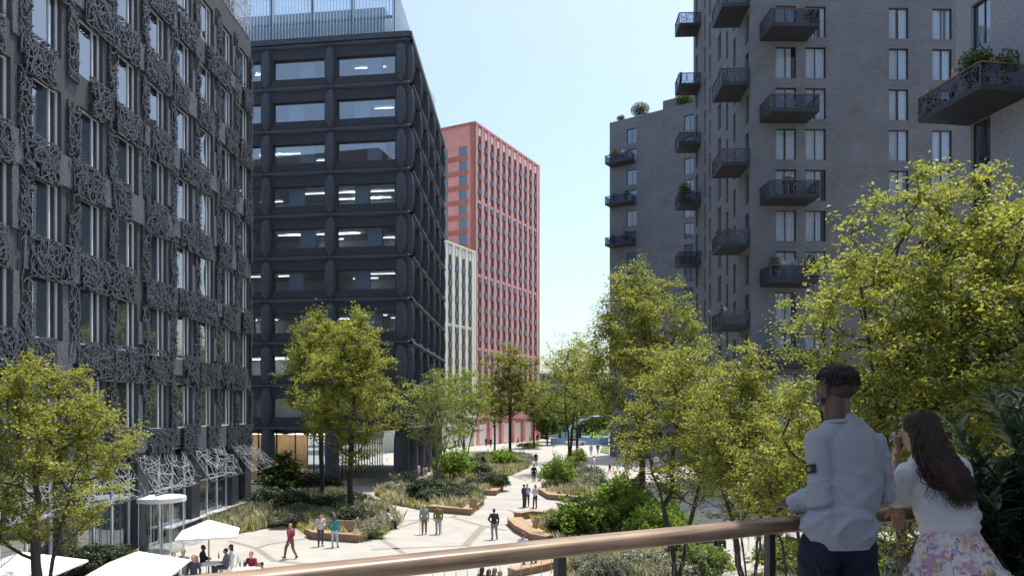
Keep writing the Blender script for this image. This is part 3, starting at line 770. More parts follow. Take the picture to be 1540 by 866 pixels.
# ------------------------------------------------------------ ground, paving, beds
paving = mat('pale_paving', (.36,.345,.32), .85, .07, .9, .05, 30)
def paving_mat():
    m, t, b = nt('pale_slab_paving'); b.inputs['Roughness'].default_value = .8
    tc = t.nodes.new('ShaderNodeTexCoord')
    mp = t.nodes.new('ShaderNodeMapping'); mp.inputs['Rotation'].default_value = (0,0,.32); lnk(t, tc.outputs['Object'], mp.inputs['Vector'])
    br = t.nodes.new('ShaderNodeTexBrick'); br.inputs['Scale'].default_value = 1; br.inputs['Brick Width'].default_value = 1.2; br.inputs['Row Height'].default_value = .6
    br.inputs['Mortar Size'].default_value = .012; br.inputs['Color1'].default_value = (.385,.37,.345,1); br.inputs['Color2'].default_value = (.345,.33,.305,1); br.inputs['Mortar'].default_value = (.27,.255,.235,1)
    lnk(t, mp.outputs[0], br.inputs['Vector'])
    n = t.nodes.new('ShaderNodeTexNoise'); n.inputs['Scale'].default_value = .35; n.inputs['Detail'].default_value = 10; n.inputs['Roughness'].default_value = .65
    lnk(t, tc.outputs['Object'], n.inputs['Vector'])
    mr = t.nodes.new('ShaderNodeMapRange'); mr.inputs['From Min'].default_value = .3; mr.inputs['From Max'].default_value = .7; mr.inputs['To Min'].default_value = .88; mr.inputs['To Max'].default_value = 1.1
    lnk(t, n.outputs['Fac'], mr.inputs['Value'])
    v = t.nodes.new('ShaderNodeVectorMath'); v.operation = 'SCALE'; lnk(t, br.outputs['Color'], v.inputs[0]); lnk(t, mr.outputs[0], v.inputs['Scale']); lnk(t, v.outputs[0], b.inputs['Base Color'])
    return m
M['paving'] = paving_mat()
g_ = MB(); g_.box(-1500, 1500, -300, 2500, -.5, 0)
tag(g_.build('ground', mat('pale_gravel_ground', (.33,.32,.29), .9, .1, .5)), kind='structure')
g_ = MB(); g_.poly([(-45,5,.004),(45,5,.004),(45,160,.004),(-45,160,.004)])
tag(g_.build('plaza_paving', M['paving']), kind='structure')
bandm = mat('darker_paving_band', (.235,.215,.19), .85, .12, 3)
bn = MB()
def band(pts, w=.32):
    q = [Vector(G(*p)) for p in pts]
    for a, b in zip(q, q[1:]):
        d = (b-a).normalized(); n = Vector((-d.y, d.x))*w/2
        z = .008 + .0006*(len(bn.f) % 6)
        bn.quad((*(a-n-d*.1),z), (*(b-n+d*.1),z), (*(b+n+d*.1),z), (*(a+n-d*.1),z))
band([(345,813),(385,824),(412,843),(455,847),(520,850),(620,856)]); band([(385,824),(405,818),(470,808)])
band([(572,806),(580,800),(610,790),(640,780),(682,777),(700,766)]); band([(570,808),(606,831)]); band([(582,795),(600,784),(660,779)]); band([(682,778),(727,791),(760,797)])
band([(727,791),(700,820)], .5); band([(700,820),(560,826)]); band([(700,820),(718,823),(760,835)])
band([(727,791),(770,787),(800,783)], .2); band([(720,765),(765,766)], .2); band([(765,766),(788,777),(812,783)]); band([(800,775),(845,762),(852,757)], .2)
band([(722,751),(830,750)], .2); band([(770,715),(790,722)]); band([(893,700),(910,715),(930,728)]); 
band([(944,700),(1000,722),(1075,760),(1120,783)], .35); band([(1000,722),(960,745)], .25); band([(1020,770),(1075,760),(1140,762)], .3); band([(940,712),(990,716)],.25); band([(1060,795),(1150,790)],.3)
band([(640,683),(700,690),(760,676)]); band([(830,700),(880,694),(950,692)]); band([(770,860),(860,858)],.2); band([(1000,880),(1180,850),(1300,870)],.3)
tag(bn.build('paving_bands', bandm), kind='structure')
# planting beds: soil pads with a low kerb, from plan outlines read on the photo
soil = mat('mulch_soil', (.10,.07,.05), .95, .4, 6, .6, 30)
gravel = mat('dry_ground_cover', (.19,.18,.10), .95, .4, 5, .8, 40)
beds = {}
def bed(name, pts):
    q = [G(*p) for p in pts]; beds[name] = q
    m = MB(); m.prism([(x,y) for x,y in q][::-1] if area(q) < 0 else q, -.1, .10); 
    tag(m.build('planting_bed', soil), kind='structure')
def area(q): return sum(a[0]*b[1]-b[0]*a[1] for a, b in zip(q, q[1:]+q[:1]))
bed('facade', [(300,800),(345,805),(438,787),(442,768),(430,757),(380,757),(340,772)])
bed('left', [(440,786),(462,806),(540,815),(572,806),(600,789),(596,772),(545,760),(500,745),(420,746),(385,760),(400,778)])
bed('centre', [(563,744),(590,758),(640,768),(708,770),(722,765),(718,748),(756,735),(752,722),(700,706),(655,712),(640,728),(590,737)])
bed('far', [(694,706),(720,715),(765,716),(795,703),(800,690),(770,684),(715,690)])
bed('right', [(812,742),(832,748),(870,752),(905,748),(905,730),(885,712),(850,704),(830,722)])
bed('front', [(800,783),(815,800),(835,816),(850,850),(830,905),(1060,905),(1085,850),(1035,800),(1010,770),(940,757),(880,770)])
bed('corner', [(1150,905),(1160,840),(1215,815),(1330,830),(1420,905)])
grassm = mat('lawn_strip', (.10,.16,.04), .95, .3, 3, .6, 60)
def lawn(pts):
    q = [G(*p) for p in pts]; m = MB(); m.prism(q if area(q) > 0 else q[::-1], -.1, .12); o = m.build('lawn', grassm); tag(o, kind='structure')
lawn([(640,694),(660,697),(738,690),(728,682),(700,680),(660,684)]); lawn([(780,670),(796,674),(816,671),(808,666),(792,665)]); lawn([(902,680),(916,683),(916,672),(905,673)]); 
lawn([(812,652),(870,655),(915,655),(915,645),(812,645)])
def inside(q, x, y):
    c = False
    for (x1,y1),(x2,y2) in zip(q, q[1:]+q[:1]):
        if (y1 > y) != (y2 > y) and x < (x2-x1)*(y-y1)/(y2-y1)+x1: c = not c
    return c
# ------------------------------------------------------------ timber edged benches
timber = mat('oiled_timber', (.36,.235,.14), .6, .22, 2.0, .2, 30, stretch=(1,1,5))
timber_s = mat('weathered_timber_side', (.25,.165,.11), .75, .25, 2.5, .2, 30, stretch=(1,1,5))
def bench(pts, w, label, h=.45, back=None, depth_dir=1):
    q = [Vector(G(*p)) for p in pts]
    t = empty('timber_bench', (0,0,0), 0, label, 'bench', 'timber benches edging the planting beds')
    n = len(q); nor = []
    for i in range(n):
        d = (q[min(i+1,n-1)]-q[max(i-1,0)]).normalized(); nor.append(Vector((-d.y, d.x))*w*depth_dir)
    b = MB(); s = MB()
    for i in range(n-1):
        a0, a1, b0, b1_ = q[i], q[i+1], q[i]+nor[i], q[i+1]+nor[i+1]
        b.hexa([(*a0,.0),(*a1,.0),(*b1_,.0),(*b0,.0),(*a0,h-.06),(*a1,h-.06),(*b1_,h-.06),(*b0,h-.06)])
        ou = -nor[i]*.06/w; ov = -nor[i+1]*.06/w
        s.hexa([(*(a0+ou),h-.06),(*(a1+ov),h-.06),(*(b1_-ov),h-.06),(*(b0-ou),h-.06),(*(a0+ou),h),(*(a1+ov),h),(*(b1_-ov),h),(*(b0-ou),h)])
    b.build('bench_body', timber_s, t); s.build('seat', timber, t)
    if back:
        for (i, f0, f1) in back:
            a = q[i].lerp(q[i+1], f0)+nor[i]*.8; e = q[i].lerp(q[i+1], f1)+nor[i]*.8; o = nor[i]*.12; lean = nor[i]*.2
            m = MB(); m.hexa([(*a,h),(*e,h),(*(e+o),h),(*(a+o),h),(*(a+lean),h+.62),(*(e+lean),h+.62),(*(e+o+lean),h+.62),(*(a+o+lean),h+.62)]); m.build('backrest', timber, t)
    return t
bench([(461,806),(470,811),(540,816)], .75, 'timber bench with backrest behind the woman with red hair', back=[(1,.35,.72)])
bench([(540,757),(520,766),(500,774)], -.8, 'long timber bench edge at the back of the left bed under the tree', .6)
bench([(572,785),(592,790),(598,784)], .7, 'short timber bench the man in a white shirt sits on')
bench([(642,769),(708,775),(728,759)], .8, 'timber bench with leaning backrest at the front of the middle bed', back=[(0,.85,1.0)])
bench([(703,744),(746,745),(757,737)], .7, 'small timber bench by the round dark shrubs of the middle bed')
bench([(809,741),(825,751),(872,755)], .8, 'angled timber bench in front of the bed right of the three walkers', back=None)
bench([(826,735),(850,741)], .6, 'low timber ledge inside the bed by the angled bench', .5)
bench([(763,788),(775,800),(800,814),(822,818)], .9, 'large curved timber bench with two backrests nearest the handrail', back=[(1,.3,.5)])
bench([(783,782),(800,779),(826,781)], .6, 'straight timber ledge behind the large curved bench', .5)
bench([(775,868),(815,860),(868,845),(880,840)], .5, 'timber bed edge seen through the wire mesh under the handrail', .35)
# ------------------------------------------------------------ grasses (stuff) in each bed
gmat = leaf_mat('feather_grass', (.50,.49,.37), var=.3, trans=.5, tcol=(1.2,1.2,.9), hue=(1.1,1.05,1.1))
gmat2 = leaf_mat('green_grass', (.27,.32,.13), var=.35, trans=.5)
def blades(name, q, dens, hh, m, seed, width=.02, mask=None, lean=.35):
    rg = np.random.default_rng(seed); xs = [p[0] for p in q]; ys = [p[1] for p in q]
    n = int(dens*abs(area(q))/2); pos = []
    # tufts
    k = 0
    while len(pos) < n and k < n*6:
        k += 1; x, y = rg.uniform(min(xs), max(xs)), rg.uniform(min(ys), max(ys))
        if inside(q, x, y) and (mask is None or noise.noise(Vector((x*.45+seed, y*.3, 0))) > mask): pos.append((x, y))
    pos = np.array(pos); nb = 16; N = len(pos)*nb
    base = np.repeat(pos, nb, 0) + rg.normal(size=(N,2))*.10
    a = rg.uniform(0, 2*np.pi, N); l = rg.uniform(.1, 1, N)*lean; h = hh*np.repeat(rg.uniform(.6,1.3,len(pos)), nb)*rg.uniform(.6,1.1,N)
    dx, dy = np.cos(a), np.sin(a); wx, wy = -dy*width/2, dx*width/2
    v = np.empty((N,5,3)); z0 = .08
    v[:,0] = np.stack([base[:,0]-wx, base[:,1]-wy, np.full(N,z0)],1); v[:,1] = np.stack([base[:,0]+wx, base[:,1]+wy, np.full(N,z0)],1)
    mx, my = base[:,0]+dx*l*h*.35, base[:,1]+dy*l*h*.35
    v[:,2] = np.stack([mx+wx*1.2, my+wy*1.2, z0+h*.6],1); v[:,3] = np.stack([base[:,0]+dx*l*h, base[:,1]+dy*l*h, z0+h],1); v[:,4] = np.stack([mx-wx*1.2, my-wy*1.2, z0+h*.6],1)
    me = bpy.data.meshes.new(name); me.vertices.add(N*5); me.vertices.foreach_set('co', v.reshape(-1).astype(np.float32))
    me.loops.add(N*5); me.loops.foreach_set('vertex_index', np.arange(N*5,dtype=np.int32)); me.polygons.add(N)
    me.polygons.foreach_set('loop_start', np.arange(0,N*5,5,dtype=np.int32)); me.polygons.foreach_set('loop_total', np.full(N,5,dtype=np.int32))
    me.materials.append(m); me.update(calc_edges=True); return link(name, me)
GL = {'facade': 'feathery pale grasses in the bed along the left facade', 'left': 'mixed low grasses in the left bed round the benches', 'centre': 'feathery grasses filling the middle planting bed', 'far': 'pale grasses in the far planting bed', 'right': 'pale grasses in the bed by the angled bench', 'front': 'loose pale grasses in the big bed nearest the handrail', 'corner': 'green ground cover under the trees by the silver car'}
for i, (k, q) in enumerate(beds.items()):
    near = k in ('front', 'corner')
    d = 9 if not near else 12
    o = blades('feather_grass', q, d*(1.6 if k == 'facade' else 1), .75 if not near else .6, gmat, 10+i, .03 if not near else .018, None if k == 'facade' else -.15, .5)
    tag(o, GL[k], 'grass', kind='stuff')
    o = blades('low_grass', q, d, .38, gmat2, 30+i, .04 if not near else .025, None, .7)
    tag(o, 'short green grasses between the plants of the %s bed' % {'facade':'facade strip','left':'left','centre':'middle','far':'far','right':'right hand','front':'nearest','corner':'right corner'}[k], 'grass', kind='stuff')
# ------------------------------------------------------------ shrubs
lm_dark = leaf_mat('dark_shrub_leaf', (.045,.068,.038), var=.4, trans=.2, tcol=(1.3,1.5,.8))
lm_grey = leaf_mat('sage_shrub_leaf', (.17,.20,.14), var=.35, trans=.25, tcol=(1.1,1.2,.9))
lm_green = leaf_mat('mid_shrub_leaf', (.13,.20,.045), var=.4, trans=.4)
lm_lime = leaf_mat('lime_shrub_leaf', (.15,.23,.04), var=.35, trans=.45, tcol=(1.4,1.6,.9))
lm_white = leaf_mat('white_flower', (.55,.55,.50), var=.2, trans=.3, tcol=(1,1,1))
bark = mat('grey_brown_bark', (.045,.036,.03), .9, .3, 6, .6, 30, stretch=(2,2,.5))
bark_pale = mat('pale_bark', (.26,.23,.19), .9, .3, 6, .6, 30, stretch=(2,2,.5))
def dome_shrub(name, r, h, n, size, m, seed, flowers=0, rough=.25):
    rg = np.random.default_rng(seed); rr = random.Random(seed)
    # stems
    s = MB()
    for i in range(7):
        a = rr.uniform(0, 6.28); e = Vector((math.cos(a)*r*.6, math.sin(a)*r*.6, h*.8)); s.tube([(0,0,-.05),(e.x*.35,e.y*.35,h*.3),tuple(e)], [.03,.022,.008], 5)
    root = empty(name)
    s.build('stems', bark, root)
    d = rg.normal(size=(n,3)); d[:,2] = np.abs(d[:,2])*.9-.12; d /= np.linalg.norm(d,axis=1)[:,None]
    bump = np.array([1+rough*noise.noise(Vector((x*2.2+seed, y*2.2, z*2.2)))*1.6 + rough*.5*noise.noise(Vector((x*6, y*6+seed, z*6))) for x,y,z in d])
    rad = bump*rg.random(n)**.18
    p = d*rad[:,None]*np.array([r,r,h*.62]); p[:,2] += h*.36; p[:,2] = np.maximum(p[:,2], .04)
    leaf_mesh('foliage', p, size, m, root, rg, aspect=.5, dirs=d*.8)
    if flowers:
        k = rg.choice(n, flowers); leaf_mesh('flowers', p[k]*1.04, size*1.0, lm_white, root, rg, aspect=.8)
    return root
park = (0, -120, 0)
SH = {}
def shrub_src(kind):
    if kind in SH and SH[kind]: return SH[kind]
    i = len(SH)
    o = {'dark': lambda: dome_shrub('dark_shrub', 1.0, 1.3, 3600, .13, lm_dark, 3),
         'dark2': lambda: dome_shrub('dark_shrub', 1.0, 1.1, 3300, .12, lm_dark, 9, rough=.4),
         'sage': lambda: dome_shrub('sage_shrub', 1.0, 1.0, 3600, .11, lm_grey, 5),
         'sage2': lambda: dome_shrub('sage_shrub', 1.0, 1.1, 2600, .12, lm_grey, 15, 240, .5),
         'green': lambda: dome_shrub('green_shrub', 1.0, 1.5, 2800, .17, lm_green, 7, rough=.5),
         'lime': lambda: dome_shrub('lime_shrub', 1.0, 1.6, 2300, .18, lm_lime, 8, rough=.6)}[kind]()
    SH[kind] = o; o['fresh'] = 1
    return o
NAMES = {'dark':'dark green domed shrub','dark2':'dark green domed shrub','sage':'grey green sage shrub','sage2':'white flecked grey green shrub','green':'fresh green leafy shrub','lime':'lime green airy shrub'}
shr = []
def shrub(kind, px, py, r, bedname, z=.08, sc=1.0):
    o = shrub_src(kind); x, y = G(px, py)
    if 'fresh' in o: del o['fresh']
    else: o = tree_copy(o)
    o.location = (x, y, z); o.scale = (r, r, r*sc); o.rotation_euler = (0,0,(px*7+py) % 6.28)
    o['category'] = 'shrub'; o['group'] = 'shrubs in the planting beds'
    shr.append((bedname, NAMES[kind], px, o))
    return o
BN = {'facade':'the bed along the left facade','left':'the left bed','centre':'the middle bed','far':'the far bed','right':'the bed by the angled bench','front':'the big bed nearest the handrail','pink':'the foot of the coral tower','blue':'the foot of the blue office block','corner':'the corner near the silver car', 'door':'the bed beside the parasols'}
for a in [('dark',440,778,1.25,'left',1.1),('dark',405,768,1.3,'left',1.0),('sage',452,783,1.2,'left',.9),('sage',430,792,1.1,'left',.8),('dark2',500,770,1.4,'left',.8),('dark',528,765,1.2,'left',.8),('dark2',545,765,1.1,'left',.8),
          ('dark',530,800,1.3,'left',.9),('dark2',512,797,1.0,'left',1),('sage2',553,803,1.05,'left',.9),('sage2',548,809,.9,'left',.9),('lime',566,809,.5,'left',.5),('sage2',470,782,1.0,'left',.7),('lime',485,789,.8,'left',.6),('dark',478,776,1.2,'left',.9),
          ('dark',366,770,.9,'facade',.9),('sage2',345,790,.9,'facade',.6),('sage2',400,786,.8,'facade',.6),
          ('dark',463,742,1.5,'blue',.9),('dark2',476,740,1.4,'blue',1.0),('dark',496,739,1.2,'blue',.9),
          ('dark',640,752,1.5,'centre',.9),('dark',668,752,1.3,'centre',.9),('dark2',686,757,1.3,'centre',.85),('dark',650,759,1.2,'centre',.8),('dark2',700,750,1.2,'centre',.8),('sage2',596,745,1.3,'centre',.8),('sage2',612,750,1.2,'centre',.8),('sage2',610,737,1.3,'centre',1.1),
          ('dark',710,717,1.6,'centre',1.0),('dark',722,722,1.4,'centre',.9),('dark2',735,731,1.3,'centre',.9),('dark',745,738,1.25,'centre',.95),('dark2',716,738,1.2,'centre',.9),('dark',698,716,1.2,'centre',.9),('lime',680,727,1.6,'centre',1.3),('sage',690,722,1.4,'centre',.9),
          ('lime',712,757,.8,'centre',.6),
          ('lime',758,705,1.45,'far',1.0),('green',745,700,1.0,'far',1.0),('sage2',722,702,1.2,'far',1.0),('sage2',783,704,1.2,'far',1.0),('sage',705,708,1.4,'far',.8),('sage2',792,697,1.1,'far',1),
          ('lime',838,738,1.35,'right',1.4),('dark',868,722,1.5,'right',.9),('sage',882,725,1.8,'right',.9),('sage2',893,734,1.4,'right',.9),('sage2',862,738,1.2,'right',.8),('green',868,703,1.2,'right',1.3),
          ('green',898,806,1.35,'front',1.0),('lime',880,812,1.5,'front',1.0),('lime',932,777,1.5,'front',1.15),('green',945,774,1.5,'front',1.2),('lime',965,800,1.4,'front',1.1),('lime',1000,812,1.35,'front',1.0),('lime',978,820,1.2,'front',1.0),('dark',862,806,1.4,'front',.8),('dark2',875,812,1.2,'front',.8),('dark',842,802,.9,'front',.8),('dark',938,800,1.2,'front',.9),('dark',1040,852,1.3,'front',.9),
          ('sage',895,868,1.1,'front',.9),('sage',925,862,.9,'front',.8),('sage2',955,856,1.0,'front',.8),('sage2',985,862,1.0,'front',.8),('dark2',872,846,.9,'front',.7),('green',1058,872,1.1,'front',.9),('sage',912,880,1.2,'front',.9),('sage2',1020,880,.9,'front',.9),
          ('dark',118,868,1.5,'door',.7),('dark2',150,862,1.4,'door',.7),('dark',170,858,1.2,'door',.7),
          ('green',1180,868,1.2,'corner',.9),('green',1260,860,1.3,'corner',.9),('lime',1330,868,1.2,'corner',.9),('sage2',1360,875,1.3,'corner',.9),('dark2',1300,850,1.3,'corner',.9),
          ('green',690,668,1.2,'pink',.5),('green',800,673,1.3,'pink',.5),('green',788,674,1.2,'pink',.5)]:
    shrub(*a[:5], sc=a[5])
# dark broadleaf large shrub in the left bed is a small tree, see below
ORD = ['leftmost','second from left','third from left','fourth from left','fifth from left','sixth from left','seventh from left','eighth from left','ninth from left','tenth from left','eleventh from left','twelfth from left','thirteenth from left']
from collections import defaultdict
dd = defaultdict(list)
for b_, n_, px, o in shr: dd[(b_, n_)].append((px, o))
for (b_, n_), l in dd.items():
    l.sort(key=lambda t: t[0])
    for i, (px, o) in enumerate(l):
        if len(l) == 1: o['label'] = 'the only %s in %s' % (n_, BN[b_])
        else: o['label'] = '%s %s in %s' % (n_, ORD[i], BN[b_])
# ------------------------------------------------------------ trees
lm_t = leaf_mat('maple_leaf_yellow_green', (.190,.218,.050), var=.45, trans=.5, tcol=(1.5,1.62,.95), rough=.45)
lm_t2 = leaf_mat('willow_leaf_pale_green', (.15,.21,.06), var=.3, trans=.5, tcol=(1.6,1.6,.9))
lm_t3 = leaf_mat('copper_green_leaf', (.145,.185,.05), var=.4, trans=.5, tcol=(1.6,1.5,.9), hue=(1.3,.98,.9))
lm_t4 = leaf_mat('deep_green_leaf', (.06,.10,.02), var=.4, trans=.35, tcol=(1.7,1.8,.7))
def make_tree(name, seed, H, base, rx, ntip, nleaf, lsize, m, trunk_r=.14, stems=1, spread=.5, bk=None, shape=1.0, fork=None, cl=.42, top=.62, ry=None, gap=-.26, lump=.55):
    """H height, base = height where the crown starts, rx = crown radius"""
    rg = np.random.default_rng(seed); rr = random.Random(seed); ry = ry or rx
    # tips: irregular lobes inside an egg shaped envelope
    tips = []
    cz = base + (H-base)*.5; hz = (H-base)/2
    while len(tips) < ntip:
        d = rg.normal(size=3); d /= np.linalg.norm(d)
        q = rg.random()**.42
        nn = noise.noise(Vector((d[0]*1.6+seed*3.1, d[1]*1.6, d[2]*1.6)))*lump + noise.noise(Vector((d[0]*4+seed, d[1]*4, d[2]*4)))*.3
        q *= 1+nn*.62
        z = cz + d[2]*hz*q; 
        tt = (z-base)/(H-base); taper = (1.0-.55*max(0,(tt-.45)/.55)**1.3*shape) * (.72+.28*min(1, max(tt,0)/.3))
        x, y = d[0]*rx*q*taper, d[1]*ry*q*taper
        if z > H or z < base*.8: continue
        if noise.noise(Vector((x*.55/rx*3+seed, y*.55/rx*3, z*.5/rx*3))) < gap: continue
        tips.append((x, y, z))
    # skeleton
    nodes = [Vector((0,0,-.1))]; par = [-1]
    fz = fork if fork is not None else base*.55
    for s_ in range(stems):
        a = 2*math.pi*(s_+rr.random()*.5)/stems; lean = spread if stems > 1 else .12
        p = 0; k = 9; st = fz if stems == 1 else .35
        for i in range(1, k+1):
            t = i/k; zz = st+(H*top-st)*t if True else 0
            off = lean*rx*.8*(t**1.2)
            w = Vector((math.cos(a)*off + rr.gauss(0,.05)*rx*.3, math.sin(a)*off*(ry/rx) + rr.gauss(0,.05)*rx*.3, zz))
            if stems == 1 and i == 1: 
                for j in range(1, 4): nodes.append(Vector((rr.gauss(0,.03), rr.gauss(0,.03), fz*j/4))); par.append(p); p = len(nodes)-1
            nodes.append(w); par.append(p); p = len(nodes)-1
    tips.sort(key=lambda t: t[2]*.6 + math.hypot(t[0], t[1]))
    pos = np.array([tuple(v) for v in nodes])
    tipnodes = []
    for tpt in tips:
        T = np.array(tpt); d = pos - T; dist = np.linalg.norm(d, axis=1)
        cost = dist + np.maximum(0, d[:,2]+.15*dist)*2.2 + (pos[:,2] < fz*.9)*50
        j = int(np.argmin(cost)); A = Vector(pos[j]); B = Vector(tpt); L_ = (B-A).length
        k = max(2, min(6, int(L_/(rx*.13)+1))); p = j; mid_up = Vector((0,0,-.12*L_)) 
        newp = []
        for i in range(1, k+1):
            t = i/k; w = A.lerp(B, t) + mid_up*math.sin(math.pi*t)*.6 + Vector((rr.gauss(0,1), rr.gauss(0,1), rr.gauss(0,1)))*L_*.025*(1 if i < k else 0)
            nodes.append(w); par.append(p); p = len(nodes)-1; newp.append(tuple(w))
        pos = np.vstack([pos, np.array(newp)]); tipnodes.append(p)
    n = len(nodes); cnt = np.zeros(n); 
    for t_ in tipnodes: cnt[t_] += 1
    for i in range(n-1, 0, -1): cnt[par[i]] += cnt[i]
    cnt = np.maximum(cnt, .6); e = .47
    rad = trunk_r*(cnt/cnt[0])**e; rad = np.maximum(rad, .006*max(1,lsize*8))
    ch = defaultdict(list)
    for i in range(1, n): ch[par[i]].append(i)
    mbt = MB()
    # chains
    stack = [(0, None)]
    while stack:
        i, prev = stack.pop()
        chain = [] if prev is None else [prev]; chain.append(i); c = i
        while ch[c]:
            kids = sorted(ch[c], key=lambda q: -cnt[q]); 
            for q in kids[1:]: stack.append((q, c))
            c = kids[0]; chain.append(c)
        if len(chain) >= 2:
            rr_ = [rad[q] for q in chain]
            if prev is not None: rr_[0] = min(rad[prev], rad[i]*1.3)
            mbt.tube([nodes[q] for q in chain], rr_, 6 if rad[i] > .03 else 4, cap=False)
    # leaves round the outer nodes
    tp = np.array([tuple(nodes[t_]) for t_ in tipnodes]); pn = np.array([tuple(nodes[par[t_]]) for t_ in tipnodes])
    k = nleaf//len(tp); T = np.repeat(tp, k, 0); PN = np.repeat(pn, k, 0); N = len(T)
    f = rg.random(N)**.6; cs = cl*np.repeat(rg.uniform(.6,1.35,len(tp)), k)[:,None]
    off = rg.normal(size=(N,3)); off *= np.array([1,1,.55]); 
    # sprays: leaves gather on sub twigs
    sub = rg.integers(0, 5, N); sd = rg.normal(size=(len(tp)*5,3)); sd[:,2] = sd[:,2]*.5+.28; sd /= np.linalg.norm(sd,axis=1)[:,None]
    idx = np.repeat(np.arange(len(tp)), k)*5+sub; SD = sd[idx]; l = rg.random(N)[:,None]
    P_ = PN+(T-PN)*(.6+.4*f[:,None]) + SD*l*cs*1.5 + off*cs*.28
    root = empty(name)
    mbt.build('trunk', bk or bark, root, True)
    leaf_mesh('crown', P_, lsize, m, root, rg, up=.7, aspect=.55, dirs=SD)
    return root
def put(o, x, y, label, group='trees in the square', cat='tree', rz=0, sc=None):
    o.location = (x, y, 0); o.rotation_euler = (0,0,rz); o['label'] = label; o['category'] = cat; o['group'] = group
    if sc: o.scale = (sc,sc,sc) if not hasattr(sc,'__len__') else sc
    return o
def T(name, px, Y, label, **kw):
    x = (px-770)/F*Y
    return put(make_tree(name, **kw), x, Y, label)
T('maple_tree', 62, 22.5, 'yellow green twin stemmed tree at the far left in front of the lattice facade', seed=21, H=9.4, base=3.0, rx=2.75, ntip=230, nleaf=32000, lsize=.10, m=lm_t, trunk_r=.12, stems=3, spread=.45, cl=.36)
T('maple_tree', 527, 51, 'full yellow green tree with slim trunk before the blue block corner', seed=4, H=14.6, base=3.8, rx=3.9, ntip=260, nleaf=32000, lsize=.155, m=lm_t, trunk_r=.2, fork=4.5, cl=.55)
T('maple_tree', 484, 60, 'dark trunked yellow green tree close to the blue block, beside the full tree', seed=5, H=15.8, base=5.0, rx=3.8, ntip=220, nleaf=25000, lsize=.17, m=lm_t, trunk_r=.2, fork=5, cl=.6)
T('willow_tree', 657, 69, 'airy pale green multi stemmed tree in the middle bed', seed=6, H=11.8, base=3.4, rx=4.2, ntip=240, nleaf=9500, lsize=.17, m=lm_t2, trunk_r=.2, stems=4, spread=.7, bk=bark_pale, cl=.6, fork=1.5)
T('willow_tree', 700, 94, 'pale green airy tree with whitish stems behind the middle bed', seed=7, H=12.6, base=4.4, rx=4.2, ntip=200, nleaf=11000, lsize=.24, m=lm_t2, trunk_r=.2, stems=3, spread=.6, bk=bark_pale, cl=.7, fork=2)
T('copper_tree', 767, 112, 'tall green and copper tinted tree in front of the coral tower', seed=8, H=17.8, base=5.2, rx=5.6, ntip=260, nleaf=15000, lsize=.30, m=lm_t3, trunk_r=.26, fork=7, cl=.65, shape=.7)
T('copper_tree', 803, 138, 'small copper tinted tree at the right corner of the coral tower', seed=9, H=12.6, base=5.0, rx=3.5, ntip=120, nleaf=6000, lsize=.34, m=lm_t3, trunk_r=.2, fork=5, cl=.7)
T('copper_tree', 744, 128, 'small copper tinted tree left of the tall one before the coral tower', seed=10, H=11.0, base=4.6, rx=3.0, ntip=110, nleaf=5500, lsize=.32, m=lm_t3, trunk_r=.2, fork=5, cl=.7)
T('maple_tree', 857, 84, 'slender dark stemmed tree against the sky, nearer of the pair', seed=11, H=16.6, base=5.2, rx=4.2, ntip=210, nleaf=7500, lsize=.22, m=lm_t, trunk_r=.2, fork=6, cl=.7, stems=2, spread=.35)
T('maple_tree', 868, 101, 'dark stemmed tree against the sky, farther of the pair', seed=12, H=17.8, base=5.6, rx=4.6, ntip=170, nleaf=6500, lsize=.25, m=lm_t, trunk_r=.2, fork=6, cl=.8)
T('maple_tree', 966, 46, 'large yellow green tree in front of the far grey apartment block', seed=13, H=16.6, base=4.2, rx=4.7, ntip=460, nleaf=46000, lsize=.145, m=lm_t, trunk_r=.2, fork=5.0, cl=.55, shape=1.0)
T('maple_tree', 1020, 29, 'yellow green forked tree right of the large tree', seed=14, H=9.9, base=3.2, rx=2.9, ntip=230, nleaf=22000, lsize=.11, m=lm_t, trunk_r=.13, fork=2.4, stems=2, spread=.6, cl=.42)
T('maple_tree', 1128, 24.5, 'yellow green multi stemmed tree left of the man in the sweatshirt', seed=15, H=9.5, base=3.4, rx=2.6, ntip=260, nleaf=27000, lsize=.10, m=lm_t, trunk_r=.12, stems=4, spread=.6, cl=.36)
T('maple_tree', 1400, 14.2, 'big yellow green spreading tree rising behind the couple', seed=37, H=12.2, base=4.2, rx=2.75, gap=-.34, lump=.3, ntip=700, nleaf=68000, lsize=.082, m=lm_t, trunk_r=.15, stems=6, spread=.62, cl=.27, shape=.35, top=.8)
T('maple_tree', 1570, 12.4, 'yellow green tree cut by the right edge behind the dark oleander', seed=33, H=10.9, base=4.4, rx=2.6, ntip=260, nleaf=32000, lsize=.082, m=lm_t, gap=-.36, trunk_r=.15, stems=3, spread=.7, cl=.30, top=.75)
T('maple_tree', 1205, 21.0, 'lower yellow green tree behind the head of the man in the sweatshirt', seed=17, H=8.3, base=3.0, rx=1.9, ntip=170, nleaf=13000, lsize=.11, m=lm_t, trunk_r=.1, stems=3, spread=.6, cl=.33)
T('laurel_tree', 422, 56.5, 'small dark broadleaf tree in the left bed beside the facade', seed=18, H=3.9, base=.9, rx=2.1, ntip=110, nleaf=6500, lsize=.22, m=leaf_mat('dark_broadleaf', (.05,.085,.018), var=.5, trans=.3), trunk_r=.10, stems=4, spread=.6, cl=.4)
